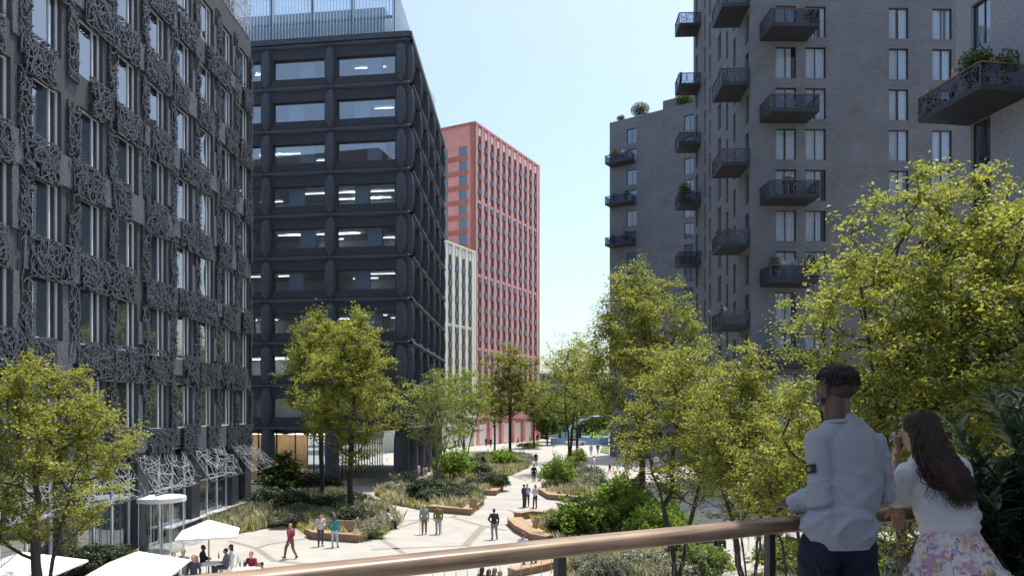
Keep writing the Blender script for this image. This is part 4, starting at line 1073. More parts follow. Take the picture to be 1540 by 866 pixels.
# far trees: each its own
FT = [(823,150,9,3.3),(842,165,10,4.2),(815,185,9,4),(925,165,12,5),(890,175,11,5),(872,190,12,5.5),(852,200,13,6),(830,215,13,6),(932,150,9,4),(700,190,9,4),(896,215,14,6),(925,190,12,6)]
src = [make_tree('bushy_tree', seed=41, H=10, base=1.6, rx=4.0, ntip=140, nleaf=5000, lsize=.55, m=lm_t4, trunk_r=.25, fork=2, cl=.9),
       make_tree('bushy_tree', seed=42, H=10, base=2.0, rx=4.2, ntip=140, nleaf=5000, lsize=.55, m=leaf_mat('fresh_green_leaf', (.10,.15,.03), trans=.4), trunk_r=.25, fork=2, cl=.9)]
fl = []
for i, (px, Y, h, r) in enumerate(FT):
    s_ = src[0 if i % 3 else 1]; o = s_ if i < 2 and False else (src[i % 2] if i < 2 else tree_copy(src[i % 2]))
    put(o, (px-770)/F*Y, Y, '', 'distant trees beyond the square', rz=i*1.3, sc=(r/4.1, r/4.1, h/10)); fl.append((px, o, i % 2))
fl.sort(key=lambda t: t[0])
for k, l in ((0, 'dark green'), (1, 'fresh green')):
    for i, (px, o, c) in enumerate([t for t in fl if t[2] == k]): o['label'] = '%s bushy far tree, %s of its colour' % (l, ORD[i])
hd = MB()
hd_q = [(-60,228),(150,228),(150,232),(-60,232)]
rg = np.random.default_rng(77); n = 26000
pp = np.stack([rg.uniform(-70,170,n), rg.uniform(225,240,n), rg.random(n)**.7], 1)
pp[:,2] *= np.array([5.5+2.5*noise.noise(Vector((x*.12,0,0)))+1.2*noise.noise(Vector((x*.5,3,0))) for x in pp[:,0]])
o = leaf_mesh('far_trees', pp, .8, lm_t4, None, rg); tag(o, 'far mass of green trees closing the view at the end of the square', 'trees', kind='stuff')
# ------------------------------------------------------------ body building: closed shapes fused by voxel remesh
def cap_prim(mb, p0, r0, p1, r1, seg=14, sq=None):
    p0, p1 = Vector(p0), Vector(p1); d = (p1-p0); L_ = d.length; d = d.normalized() if L_ > 1e-6 else Vector((0,0,1))
    a = d.cross(Vector((0,1,0))) if abs(d.y) < .9 else d.cross(Vector((1,0,0))); a.normalize(); b = d.cross(a)
    rings = []
    for k in range(1, 5): t = math.pi/2*(1-k/4.0); rings.append((p0 - d*r0*math.sin(t), r0*math.cos(t)))
    for k in range(0, 4): t = math.pi/2*k/4.0; rings.append((p1 + d*r1*math.sin(t), r1*math.cos(t)))
    i0 = len(mb.v)
    for c, r in rings:
        for q in range(seg):
            t = 2*math.pi*q/seg; mb.v.append(tuple(c + a*math.cos(t)*r + b*math.sin(t)*r*(sq or 1)))
    for k in range(len(rings)-1):
        for q in range(seg):
            r = (q+1) % seg; mb.f.append((i0+k*seg+q, i0+k*seg+r, i0+(k+1)*seg+r, i0+(k+1)*seg+q)); mb.m.append(0)
    n = len(rings); i1 = len(mb.v); mb.v.append(tuple(p0-d*r0)); mb.v.append(tuple(p1+d*r1))
    for q in range(seg):
        r = (q+1) % seg; mb.f.append((i1, i0+r, i0+q)); mb.f.append((i1+1, i0+(n-1)*seg+q, i0+(n-1)*seg+r)); mb.m += [0,0]
def ell_prim(mb, c, r, rot=None, seg=20, rings=12):
    M_ = rot or Matrix.Identity(3); c = Vector(c); i0 = len(mb.v)
    for k in range(1, rings):
        ph = math.pi*k/rings
        for q in range(seg):
            t = 2*math.pi*q/seg; mb.v.append(tuple(c + M_ @ Vector((r[0]*math.sin(ph)*math.cos(t), r[1]*math.sin(ph)*math.sin(t), r[2]*math.cos(ph)))))
    for k in range(rings-2):
        for q in range(seg):
            s = (q+1) % seg; mb.f.append((i0+k*seg+q, i0+(k+1)*seg+q, i0+(k+1)*seg+s, i0+k*seg+s)); mb.m.append(0)
    i1 = len(mb.v); mb.v.append(tuple(c + M_ @ Vector((0,0,r[2])))); mb.v.append(tuple(c - M_ @ Vector((0,0,r[2]))))
    for q in range(seg):
        s = (q+1) % seg; mb.f.append((i1, i0+q, i0+s)); mb.f.append((i1+1, i0+(rings-2)*seg+s, i0+(rings-2)*seg+q)); mb.m += [0,0]
def rotm(x=0, y=0, z=0):
    return (Matrix.Rotation(R(z),3,'Z') @ Matrix.Rotation(R(y),3,'Y') @ Matrix.Rotation(R(x),3,'X'))
def fuse(name, prims, voxel, smooth=2, disp=None, mats=None, parent=None, cut=None, post=0):
    mb = MB()
    for p in prims:
        if p[0] == 'c': cap_prim(mb, *p[1:])
        else: ell_prim(mb, *p[1:])
    me = bpy.data.meshes.new('t'); me.from_pydata(mb.v, [], mb.f); me.update()
    o = bpy.data.objects.new('t', me); COL.objects.link(o)
    r = o.modifiers.new('r', 'REMESH'); r.mode = 'VOXEL'; r.voxel_size = voxel; r.adaptivity = 0
    s = o.modifiers.new('s', 'SMOOTH'); s.factor = .5; s.iterations = smooth
    dg = bpy.context.evaluated_depsgraph_get(); ev = o.evaluated_get(dg); m2 = bpy.data.meshes.new_from_object(ev)
    bpy.data.objects.remove(o); bpy.data.meshes.remove(me)
    if disp:
        n = len(m2.vertices); nr = [v.normal.copy() for v in m2.vertices]
        for v, q in zip(m2.vertices, nr): v.co = v.co + q*disp(v.co, q)
    if post:
        o = bpy.data.objects.new('t', m2); COL.objects.link(o); s = o.modifiers.new('s', 'SMOOTH'); s.factor = .5; s.iterations = post
        dg = bpy.context.evaluated_depsgraph_get(); m3 = bpy.data.meshes.new_from_object(o.evaluated_get(dg)); bpy.data.objects.remove(o); bpy.data.meshes.remove(m2); m2 = m3
    m2.polygons.foreach_set('use_smooth', [True]*len(m2.polygons)); m2.name = name
    m2.materials.clear()
    for m in (mats if isinstance(mats, (list,tuple)) else [mats]): m2.materials.append(m)
    m2.update()
    return m2
skin = {k: mat('skin_'+k, c, .5, .06, 8, spec=.4) for k, c in dict(a=(.52,.33,.24), b=(.30,.17,.11), c=(.11,.055,.035), d=(.60,.42,.33)).items()}
def rest(pose):
    """joints in metres, figure 1.75 m, facing +Y"""
    J = dict(pel=(0,0,.95), hipL=(-.095,0,.92), hipR=(.095,0,.92), kneL=(-.10,.02,.49), kneR=(.10,.02,.49), ankL=(-.10,-.01,.08), ankR=(.10,-.01,.08),
             toeL=(-.12,.15,.035), toeR=(.12,.15,.035), che=(0,-.01,1.28), nek=(0,0,1.47), hed=(0,.02,1.62), shL=(-.185,-.01,1.41), shR=(.185,-.01,1.41),
             elL=(-.25,-.03,1.13), elR=(.25,-.03,1.13), wrL=(-.25,.06,.88), wrR=(.25,.06,.88), haL=(-.245,.09,.79), haR=(.245,.09,.79))
    U = {}
    if pose == 'walk': U = dict(kneL=(-.10,.22,.52), ankL=(-.10,.30,.09), toeL=(-.11,.46,.06), kneR=(.10,-.06,.49), ankR=(.10,-.32,.14), toeR=(.11,-.20,.04), elL=(-.25,-.12,1.15), wrL=(-.24,-.14,.90), haL=(-.23,-.13,.82), elR=(.25,.03,1.14), wrR=(.23,.20,.95), haR=(.22,.26,.88))
    if pose == 'hip': U = dict(elL=(-.33,-.08,1.16), wrL=(-.20,.05,1.0), haL=(-.15,.08,.98), kneR=(.13,.03,.49), ankR=(.17,.0,.08), toeR=(.22,.14,.035))
    if pose == 'phone': U = dict(elL=(-.24,.0,1.12), wrL=(-.10,.22,1.16), haL=(-.04,.27,1.20), elR=(.24,.0,1.12), wrR=(.10,.22,1.14), haR=(.05,.27,1.18), hed=(0,.05,1.61))
    if pose == 'cross': U = dict(elL=(-.25,.02,1.13), wrL=(-.03,.18,1.16), haL=(.06,.17,1.18), elR=(.25,.02,1.13), wrR=(.03,.20,1.10), haR=(-.06,.19,1.12), kneR=(.11,.05,.49), ankR=(.10,.10,.08), toeR=(.12,.26,.035))
    if pose == 'back': U = dict(elL=(-.28,-.10,1.15), wrL=(-.08,-.17,.98), haL=(0,-.18,.96), elR=(.28,-.10,1.15), wrR=(.08,-.17,.98), haR=(.02,-.19,.95))
    if pose == 'sit': 
        U = dict(pel=(0,0,.53), hipL=(-.1,.0,.50), hipR=(.1,.0,.50), kneL=(-.12,.43,.50), kneR=(.12,.43,.50), ankL=(-.12,.42,.08), ankR=(.12,.46,.08), toeL=(-.13,.58,.035), toeR=(.13,.62,.035), che=(0,-.02,.86), nek=(0,.0,1.05), hed=(0,.03,1.20), shL=(-.185,-.01,.99), shR=(.185,-.01,.99), elL=(-.25,.05,.74), elR=(.25,.05,.74), wrL=(-.12,.28,.70), wrR=(.12,.28,.70), haL=(-.05,.33,.70), haR=(.06,.33,.70))
    J.update(U); return {k: Vector(v) for k, v in J.items()}
def hand_prims(w, h, up=Vector((0,0,1)), s=1.0, curl=.3, side=1):
    d = (h-w).normalized(); a = d.cross(up); a = a.normalized() if a.length > .05 else Vector((1,0,0)); n = a.cross(d)
    P = [('c', tuple(w), .022*s, tuple(w+d*.05*s), .026*s)]
    for i, (o, l) in enumerate([(-.027,.062), (-.009,.075), (.009,.07), (.026,.055)]):
        b = w+d*.075*s+a*o*s; m = b+d*l*.55*s-n*curl*.02*s; e = m+(d*(1-curl)-n*curl).normalized()*l*.5*s
        P += [('c', tuple(w+d*.03*s+a*o*.7*s), .013*s, tuple(b), .0095*s), ('c', tuple(b), .0092*s, tuple(m), .0085*s), ('c', tuple(m), .0085*s, tuple(e), .007*s)]
    b = w+d*.03*s-a*side*.028*s; P += [('c', tuple(w+d*.015*s), .016*s, tuple(b), .012*s), ('c', tuple(b), .012*s, tuple(b+(d-a*side*.7-n*.2).normalized()*.05*s), .009*s)]
    return P
def head_prims(c, n, s=1.0, fw=Vector((0,1,0))):
    fw = fw.normalized(); up = (c-n).normalized(); 
    rt = fw.cross(Vector((0,0,1))).normalized(); up = rt.cross(fw)
    rot = Matrix((rt, fw, up)).transposed()
    q = lambda x, y, z: tuple(c + rt*x*s + fw*y*s + up*z*s)
    return [('e', q(0,-.005,.035), (.076*s,.095*s,.09*s), rot), ('e', q(0,.025,-.03), (.060*s,.068*s,.085*s), rot), ('e', q(0,.035,-.085), (.035*s,.04*s,.03*s), rot),
            ('c', q(0,.088,.015), .010*s, q(0,.108,-.02), .014*s), ('e', q(-.03,.082,.012), (.016*s,.01*s,.009*s), rot), ('e', q(.03,.082,.012), (.016*s,.01*s,.009*s), rot), ('e', q(0,.09,-.052), (.024*s,.011*s,.009*s), rot),
            ('e', q(-.080,-.005,.0), (.010*s,.02*s,.032*s), rot), ('e', q(.080,-.005,.0), (.010*s,.02*s,.032*s), rot), ('c', tuple(n-Vector((0,.0,.06))), .062*s, q(0,-.02,-.06), .052*s)]
def person_meshes(pose, female=False, hair='short', outfit='trousers', vox=.022):
    J = rest(pose); g = {k: tuple(v) for k, v in J.items()}
    f = .9 if female else 1.0; out = {}
    def limb(a, b, r0, r1, e=0): return ('c', g[a], r0*f+e, g[b], r1*f+e)
    def legs(e=0): 
        p = []
        for s in 'LR': p += [limb('hip'+s,'kne'+s,.088,.060,e), limb('kne'+s,'ank'+s,.058,.040,e)]
        return p
    def arms(e=0, low=True):
        p = []
        for s in 'LR':
            p += [limb('sh'+s,'el'+s,.055,.043,e)]
            if low: p += [limb('el'+s,'wr'+s,.042,.029,e)]
        return p
    pel, che, nek = J['pel'], J['che'], J['nek']
    def torso(e=0):
        mid = pel.lerp(che, .5); sh = .165 if not female else .14
        return [('e', tuple(pel), (.155*(1.03 if female else 1)+e,.115+e,.12+e)), ('c', tuple(pel), .115*f+e, tuple(mid), .105*f+e), ('e', tuple(che), (sh+e,.115+e,.19+e)), ('e', tuple(pel.lerp(che,.45)), (.135*f+e,.10+e,.17+e)),
                ('c', tuple(J['shL'].lerp(nek,.1)), .055+e, tuple(J['shR'].lerp(nek,.1)), .055+e), ('c', tuple(che), .10+e, tuple(nek-Vector((0,0,.05))), .06+e)]
    hands = hand_prims(J['wrL'], J['haL'], side=-1) + hand_prims(J['wrR'], J['haR'], side=1)
    body = torso() + arms() + legs() + hands + head_prims(J['hed'], nek)
    for s in 'LR': body.append(('c', g['ank'+s], .04, g['toe'+s], .03))
    out['person'] = fuse('person', body, .014, 2, mats=skin['a'])
    top = torso(.014) + arms(.014, outfit != 'tee')
    top += [('e', tuple(pel+Vector((0,0,.03))), (.165*f+.01,.125,.11))]
    out['top'] = fuse('top', [p for p in top], vox, 2, mats=skin['a'])
    if outfit == 'skirt':
        b = MB(); prof = []
        if pose != 'sit':
            for i in range(9):
                t = i/8; z = 1.02-t*.50; prof.append((.13+.15*t, z))
            b.lathe(0, 0, prof, 28); me = bpy.data.meshes.new('skirt'); me.from_pydata(b.v, [], b.f)
            for v in me.vertices: 
                a = math.atan2(v.co.y, v.co.x); k = 1+.06*math.sin(a*9)*(1.02-v.co.z)/.5; v.co.x *= k; v.co.y *= k*.85
            me.materials.append(skin['a']); me.update(); out['skirt'] = me
        else: out['trousers'] = fuse('trousers', legs(.012)+[('e', tuple(pel-Vector((0,0,.02))), (.165,.13,.12))], vox, 2, mats=skin['a'])
    else:
        out['trousers'] = fuse('trousers', legs(.014)+[('e', tuple(pel-Vector((0,0,.03))), (.158,.12,.12))], vox, 2, mats=skin['a'])
    for s in 'LR': out['shoe'+s] = fuse('shoe', [('c', tuple(J['ank'+s]-Vector((0,.03,.035))), .045, tuple(J['toe'+s]), .036)], vox, 1, mats=skin['a'])
    h = J['hed']
    if hair == 'short': hp = [('e', tuple(h+Vector((0,-.022,.055))), (.084,.095,.085)), ('e', tuple(h+Vector((0,-.05,.01))), (.078,.06,.075))]
    elif hair == 'long': hp = [('e', tuple(h+Vector((0,-.02,.05))), (.09,.10,.09)), ('e', tuple(h+Vector((0,-.055,-.05))), (.095,.06,.13)), ('e', tuple(h+Vector((0,-.08,-.19))), (.10,.045,.15))]
    elif hair == 'bun': hp = [('e', tuple(h+Vector((0,-.022,.055))), (.085,.095,.085)), ('e', tuple(h+Vector((0,-.10,.09))), (.04,.04,.04)), ('e', tuple(h+Vector((0,-.05,.01))), (.078,.06,.075))]
    else: hp = None
    if hp: out['hair'] = fuse('hair', hp, .016, 1, mats=skin['a'])
    return out
PC = {}
BLK=(.018,.018,.022); NAVY=(.03,.04,.085); GRY=(.17,.18,.19); WHT=(.7,.7,.7); TAN=(.24,.16,.09); JEAN=(.22,.28,.38); HB=(.035,.02,.013); HBL=(.28,.19,.10); HR=(.22,.07,.03); HG=(.45,.44,.42)
def person(x, y, z, face, pose, label, top, legc, hairc=HB, sk='a', hair='short', female=False, outfit='trousers', shoe=BLK, h=1.75, group=None):
    k = (pose, female, hair, outfit)
    if k not in PC: PC[k] = person_meshes(*((pose, female, hair, outfit)))
    ms = PC[k]; o = link('person', ms['person']); o.location = (x, y, z); o.rotation_euler = (0,0,face); s = h/1.75; o.scale = (s,s,s)
    o.material_slots[0].link = 'OBJECT'; o.material_slots[0].material = skin[sk]
    for p, c in (('top', top), ('trousers', legc), ('skirt', legc), ('shoeL', shoe), ('shoeR', shoe), ('hair', hairc)):
        if p in ms:
            q = link(p.rstrip('LR'), ms[p], o); q.material_slots[0].link = 'OBJECT'; q.material_slots[0].material = plain(c, .85, .15, 14)
    return tag(o, label, 'person', group)
def PP(px, py, *a, **k): 
    x, y = G(px, py); return person(x, y, .012, *a, **k)
W = R
PP(437,840, R(60), 'walk', 'bald man walking in a maroon jumper and tan trousers', (.22,.035,.06), (.16,.105,.06), sk='a', hair='none')
PP(482,821, R(-150), 'phone', 'dark haired woman in purple scarf and pale coat by the left bench', (.5,.48,.47), (.06,.055,.10), female=True, hair='long')
PP(503,823, R(10), 'hip', 'red haired woman in a teal top and pale blue jeans', (.03,.22,.22), (.42,.48,.58), HR, female=True, hair='long')
x, y = G(584,796); person(x, y, -.03, R(-65), 'sit', 'man in white shirt and black trousers seated on the short bench', WHT, BLK, sk='b')
a = PP(638,803, R(190), 'stand', 'bald old man in a grey green jacket leaning on a walking stick', (.22,.28,.25), (.20,.14,.08), sk='a', hair='none')
b_ = PP(659,803, R(170), 'stand', 'old man in an olive jacket and grey trousers with a walking stick', (.17,.14,.045), (.33,.32,.30), HG, sk='a')
for (px, s_, lab) in ((631,-1,'thin walking stick held by the man in the grey green jacket'), (664,1,'thin walking stick held by the man in the olive jacket')):
    x, y = G(px, 803); q = MB(); q.tube([(x,y,.01),(x-s_*.03,y+.02,.88)], .012, 6); q.tube([(x-s_*.03-.01,y+.02,.88),(x-s_*.03-.05,y+.06,.90),(x-s_*.03-.09,y+.06,.88)], .014, 6)
    tag(q.build('walking_stick', plain((.30,.24,.18))), lab, 'walking stick')
PP(743,811, R(10), 'hip', 'man in a black jacket and grey trousers alone in the middle', (.02,.022,.026), (.20,.21,.22))
PP(788,763, R(-60), 'stand', 'man in a dark grey suit, left of three people talking', (.05,.055,.06), (.045,.05,.055), group=None)
PP(793,762, R(170), 'cross', 'person in a lilac shirt in the middle of three talking', (.42,.40,.58), NAVY, female=True)
PP(805,764, R(140), 'cross', 'long haired woman in white top and black trousers, right of three', (.62,.58,.62), BLK, female=True, hair='long')
PP(803,724, R(0), 'stand', 'person all in black on the path beyond the three people talking', BLK, BLK)
PP(806,700, R(180), 'walk', 'person in dark clothes walking beside the far planting bed', (.04,.04,.05), (.08,.08,.09))
PP(640,725, R(20), 'walk', 'woman in pale pink walking past the blue block columns', (.62,.5,.5), (.58,.45,.48), female=True, hair='bun')
PP(628,722, R(20), 'stand', 'person in white half hidden by a column of the blue block', WHT, (.5,.5,.5))
x, y = G(735,718); person(x, y, 0, R(-60), 'sit', 'person in black seated at the edge of the middle bed', BLK, BLK)
PP(717,702, R(90), 'walk', 'person in pink between the middle and the far bed', (.6,.25,.25), (.5,.3,.3), female=True)
PP(727,704, R(180), 'stand', 'dark dressed person right of the one in pink', (.05,.045,.05), BLK)
PP(734,694, R(120), 'walk', 'person in a pale shirt and dark trousers behind the far bed shrubs', (.5,.52,.6), NAVY)
PP(700,698, R(90), 'stand', 'person in brown standing by the pale stemmed tree', (.16,.12,.08), (.12,.1,.09))
PP(676,673, R(90), 'stand', 'person in white near the coral tower colonnade', WHT, GRY)
PP(684,674, R(200), 'stand', 'person in black near the coral tower colonnade', BLK, BLK)
PP(731,671, R(180), 'stand', 'person in dark blue at the coral tower glass entrance', NAVY, NAVY)
PP(738,672, R(170), 'stand', 'person in black at the coral tower glass entrance', BLK, BLK)
PP(779,669, R(90), 'walk', 'person in a dark coat walking along the coral tower base', (.03,.03,.04), (.05,.05,.05))
PP(772,668, R(90), 'stand', 'person in grey beside the walker at the coral tower base', GRY, (.1,.1,.1))
PP(797,664, R(180), 'stand', 'person in a white top near the right end of the coral tower', WHT, (.1,.1,.12), female=True)
PP(808,664, R(180), 'stand', 'person in black at the right corner of the coral tower', BLK, BLK)
PP(785,678, R(-70), 'walk', 'person in brown walking in front of the small copper tree', (.22,.13,.10), (.16,.12,.10))
PP(889,684, R(180), 'stand', 'person in light blue near the blue arch sculpture', (.40,.48,.58), (.25,.32,.42))
PP(899,683, R(160), 'walk', 'person in black top beside the one in light blue', BLK, (.4,.36,.34))
PP(893,707, R(60), 'walk', 'person in white shirt and pale trousers on the sunny path', WHT, (.42,.46,.55), sk='b')
PP(917,713, R(30), 'walk', 'child in a navy top and red trousers on the sunny path', NAVY, (.5,.10,.08), h=1.25)
PP(939,690, R(180), 'stand', 'person in pink shadow by the far block shopfront', (.35,.20,.20), (.25,.15,.15), female=True)
PP(953,695, R(0), 'hip', 'person in black standing in the shade of the far block', BLK, (.3,.22,.18))
st = PP(981,709, R(-90), 'walk', 'dark dressed parent pushing the blue stroller', (.035,.035,.06), NAVY)
PP(987,705, R(160), 'stand', 'person in white shirt behind the stroller', WHT, GRY)
PP(1001,702, R(160), 'stand', 'person in dark blue trousers right of the stroller', (.5,.5,.52), NAVY)
PP(787,858, R(-30), 'walk', 'man in light blue shirt walking under the handrail', (.42,.52,.66), (.20,.24,.30), HR, sk='a')
PP(803,857, R(10), 'walk', 'child in navy and pink under the handrail', (.5,.2,.25), NAVY, h=1.32)
for px, Y, t_, hh, lab in ((725,26.6,(.05,.16,.14),HB,'person in dark green, leftmost of the group seen under the handrail'),(735,26.2,(.08,.1,.16),HB,'person with dark shoulders second in the group under the handrail'),(744,26.5,(.62,.10,.25),HBL,'person in magenta third in the group under the handrail'),(752,26.0,(.06,.06,.12),HBL,'person in navy right end of the group under the handrail')):
    x, y = XY(px, Y); person(x, y, .012, R(-40), 'stand', lab, t_, NAVY, hh, hair='long', female=True, h=1.66)
PP(1083,862, R(10), 'phone', 'man in black holding something red behind the multi stemmed tree', BLK, BLK, h=1.8)
# stroller
x, y = G(990, 710); sr = empty('stroller', (x, y, .012), R(0), 'blue child stroller pushed across the sunny path', 'stroller')
q = MB(); q.tube([(-.45,0,1.0),(-.1,0,.55),(.35,0,.15)], .02, 6); q.tube([(-.35,0,.15),(.0,0,.55),(.3,0,.7)], .02, 6); q.tube([(-.45,-.2,1.0),(-.45,.2,1.0)], .02, 6); q.build('frame', plain((.1,.1,.1)), sr)
q = MB(); i = 0; q.hexa([(-.2,-.2,.4),(.3,-.2,.35),(.3,.2,.35),(-.2,.2,.4),(-.3,-.22,.8),(.25,-.2,.55),(.25,.2,.55),(-.3,.22,.8)]); q.build('seat', plain((.03,.06,.2)), sr)
q = MB()
for k in range(7):
    a, b = R(90+k*15), R(105+k*15); c = (.0,.7)
    q.quad((.32*math.cos(a)+.05,-.22,.62+.34*math.sin(a)),(.32*math.cos(a)+.05,.22,.62+.34*math.sin(a)),(.32*math.cos(b)+.05,.22,.62+.34*math.sin(b)),(.32*math.cos(b)+.05,-.22,.62+.34*math.sin(b)))
q.build('canopy', plain((.04,.08,.25)), sr)
for sx_, sy_ in ((-.35,-.2),(-.35,.2),(.35,-.2),(.35,.2)):
    q = MB(); q.tube([(sx_,sy_-.025,.12),(sx_,sy_+.025,.12)], .12, 14); q.build('wheel', plain((.02,.02,.02)), sr)
# balcony people
def BP(fc, u, z, n, *a, **k):
    x, y, _ = fc.P(u, z, n); return person(x, y, z+pz, *a, **k)
BP(aF, 2.05, 23.05, 1.6, R(150), 'stand', 'left of two people on the third front balcony from the top', (.06,.06,.08), NAVY)
BP(aF, 2.5, 23.05, 1.5, R(-160), 'stand', 'right of two people on the third front balcony from the top', (.10,.09,.10), BLK)
BP(aF, 1.9, 16.75, 1.5, R(180), 'stand', 'curly haired person in pale top on the fourth front balcony', (.45,.36,.32), (.25,.2,.18), HR)
BP(aF, 2.7, 16.75, 1.5, R(120), 'stand', 'dark haired person in blue on the fourth front balcony', (.2,.28,.42), JEAN)
BP(aL, U2-1.9, 32.5, 1.7, R(60), 'stand', 'person on the second side balcony of the tall tower', (.28,.2,.22), NAVY, female=True)
BP(aL, U2-1.6, 13.7, 1.6, R(100), 'stand', 'person in pale blue on the lowest side balcony', (.45,.48,.58), NAVY)
BP(aL, U2-2.2, 13.7, 1.7, R(-100), 'stand', 'person in black on the lowest side balcony', BLK, BLK)
BP(aL, 2.6, 40.6, 1.8, R(90), 'stand', 'person in black on the high far side balcony against the sky', BLK, BLK)
BP(bF, 3.0, 45.1, 1.5, R(150), 'stand', 'person in white on the top balcony of the far block', (.6,.5,.55), NAVY)
BP(cF, 2.9, Z(170,38.0), 2.5, R(90), 'stand', 'person with reddish hair on the cantilevered balcony at the right', (.45,.2,.2), NAVY, HR)
BP(cF, 3.5, Z(170,38.0), 1.9, R(100), 'stand', 'dark haired person on the cantilevered balcony at the right', (.16,.16,.2), NAVY)
# ------------------------------------------------------------ cafe: parasols, tables, chairs, guests
canvas = mat('white_canvas', (.86,.86,.84), .8, .03, 3)
poleM = mat('pale_ash_pole', (.55,.40,.24), .6, .1)
def parasol(x, y, size, top, rz, label):
    t = empty('parasol', (x, y, 0), rz, label, 'parasol', 'white cafe parasols')
    q = MB(); q.tube([(0,0,.05),(0,0,top+.08)], .035, 10); q.build('pole', poleM, t)
    q = MB(); q.lathe(0,0,[(0,.09),(.32,.08),(.34,.03),(.34,0)],20); q.build('base', plain((.3,.3,.3)), t)
    s = size/2; n = 8; q = MB(); e = top-.62
    for k in range(4):
        a = R(45+90*k); b = R(135+90*k); A = (s*1.414*math.cos(a), s*1.414*math.sin(a)); B = (s*1.414*math.cos(b), s*1.414*math.sin(b))
        for i in range(n):
            for j in range(n):
                def pt(i_, j_):
                    r = i_/n; t_ = j_/n; x_ = (A[0]+(B[0]-A[0])*t_)*r; y_ = (A[1]+(B[1]-A[1])*t_)*r
                    return (x_, y_, top-(top-e)*r - .05*math.sin(math.pi*t_)*r*0 + .06*math.sin(math.pi*r)*-1*math.sin(math.pi*t_))
                q.quad(pt(i,j), pt(i+1,j), pt(i+1,j+1), pt(i,j+1))
        q.quad((*A,e),(*B,e),(*B,e-.07),(*A,e-.07))
        q2 = MB(); q2.tube([(0,0,top-.04),(A[0],A[1],e-.02)], .012, 5); q2.build('rib', poleM, t)
    q.build('canopy', canvas, t, False)
    return t
parasol(-13.35, 32.2, 2.45, 2.55, R(18), 'white square parasol over the seated cafe guests')
parasol(-12.95, 25.3, 2.75, 2.5, R(10), 'white square parasol at the bottom edge in the middle of three')
parasol(-16.9, 25.2, 3.0, 2.5, R(5), 'white square parasol partly behind the far left tree')
def table(x, y, label, r=.45):
    t = empty('cafe_table', (x, y, 0), 0, label, 'table', 'white cafe tables')
    q = MB(); q.lathe(0,0,[(0,.75),(r,.75),(r,.72),(0,.72)],24); q.build('table_top', plain((.8,.8,.79)), t)
    q = MB(); q.lathe(0,0,[(.03,.72),(.03,.05),(.25,.03),(.25,0)],14); q.build('leg', plain((.2,.2,.2)), t)
    return t
def chair(x, y, rz, label):
    t = empty('cafe_chair', (x, y, .01), rz, label, 'chair', 'pale cafe chairs')
    m = plain((.62,.62,.60))
    q = MB(); q.box(-.23,.23,-.22,.22,.42,.46); q.build('seat', m, t)
    q = MB()
    for k in range(9): 
        a, b = -.23+.46*k/9, -.23+.46*(k+1)/9; f = lambda u: -.22-.06*(1-(u/.23)**2)
        q.hexa([(a,f(a)-.02,.46),(b,f(b)-.02,.46),(b,f(b),.46),(a,f(a),.46),(a,f(a)-.06,.82),(b,f(b)-.06,.82),(b,f(b)-.04,.82),(a,f(a)-.04,.82)])
    q.build('backrest', m, t)
    for sx_ in (-.2,.2):
        for sy_ in (-.18,.19): q = MB(); q.tube([(sx_,sy_,.42),(sx_*1.1,sy_*1.1,0)], .014, 5); q.build('leg', m, t)
    return t
def HD(px, py, z): 
    Y = F*(EYE-z)/(py-615.0); return (px-770)/F*Y, Y
def guest(px, py, face, label, top, leg, seat=True, **k):
    x, y = HD(px, py, 1.22 if seat else 1.64)
    p = person(x, y, .01, face, 'sit' if seat else k.pop('pose', 'stand'), label, top, leg, **k)
    return x, y
table(*HD(319,846,.75), 'round cafe table at the parasol pole'); table(*HD(372,856,.75), 'round cafe table beside the woman in maroon', .6)
table(*HD(216,872,.75), 'round cafe table under the bottom edge parasol')
gx = [(305,823,R(-80),'man in a black suit seated under the parasol',BLK,BLK,dict(sk='c')),
      (340,828,R(95),'man in a grey blue suit seated right of the parasol pole',(.13,.15,.20),(.10,.11,.14),{}),
      (348,822,R(110),'woman in white seated behind the man in grey blue',WHT,WHT,dict(female=True,hair='long')),
      (378,833,R(170),'woman in maroon seated at the white table',(.20,.02,.04),BLK,dict(female=True,hairc=HR,hair='bun')),
      (394,842,R(100),'child in a navy suit seated at the right end of the white table',(.07,.08,.12),NAVY,dict(h=1.5)),
      (232,866,R(-60),'orange haired guest low at the bottom edge of the photo',(.5,.22,.12),NAVY,dict(hairc=HR)),
      (273,868,R(120),'brown haired guest low behind the handrail end',(.4,.38,.36),NAVY,dict(hairc=HBL))]
for px, py, fcg, lab, tc, lc, k in gx:
    x, y = guest(px, py, fcg, lab, tc, lc, **k)
    chair(x, y, fcg, 'pale cafe chair of the ' + ' '.join(lab.split()[:6]))
guest(261,835,R(200),'dark haired woman in white top and navy skirt standing at the cafe',WHT,NAVY,False,female=True,hair='bun')
guest(276,831,R(170),'broad man in a grey jacket standing at the cafe with his back turned',(.30,.28,.28),(.28,.26,.26),False,hairc=HBL,h=1.8)
guest(291,838,R(180),'blond person in a dark patterned dress standing at the cafe',(.06,.06,.10),BLK,False,hairc=HBL,female=True)
bt = MB(); x, y = HD(330,838,.9)
for px, col, lab in ((361,(.03,.25,.10),'green bottle on the white table nearest the maroon woman'),(367,(.03,.05,.10),'dark jug on the white table'),(329,(.05,.3,.14),'green bottle on the table at the parasol pole')):
    x, y = HD(px, 850 if px > 350 else 838, .78); q = MB(); q.lathe(x,y,[(0,.751),(.035,.751),(.035,.9),(.015,.96),(.015,1.03),(0,1.03)],10); tag(q.build('bottle', plain(col, .2)), lab, 'bottle')
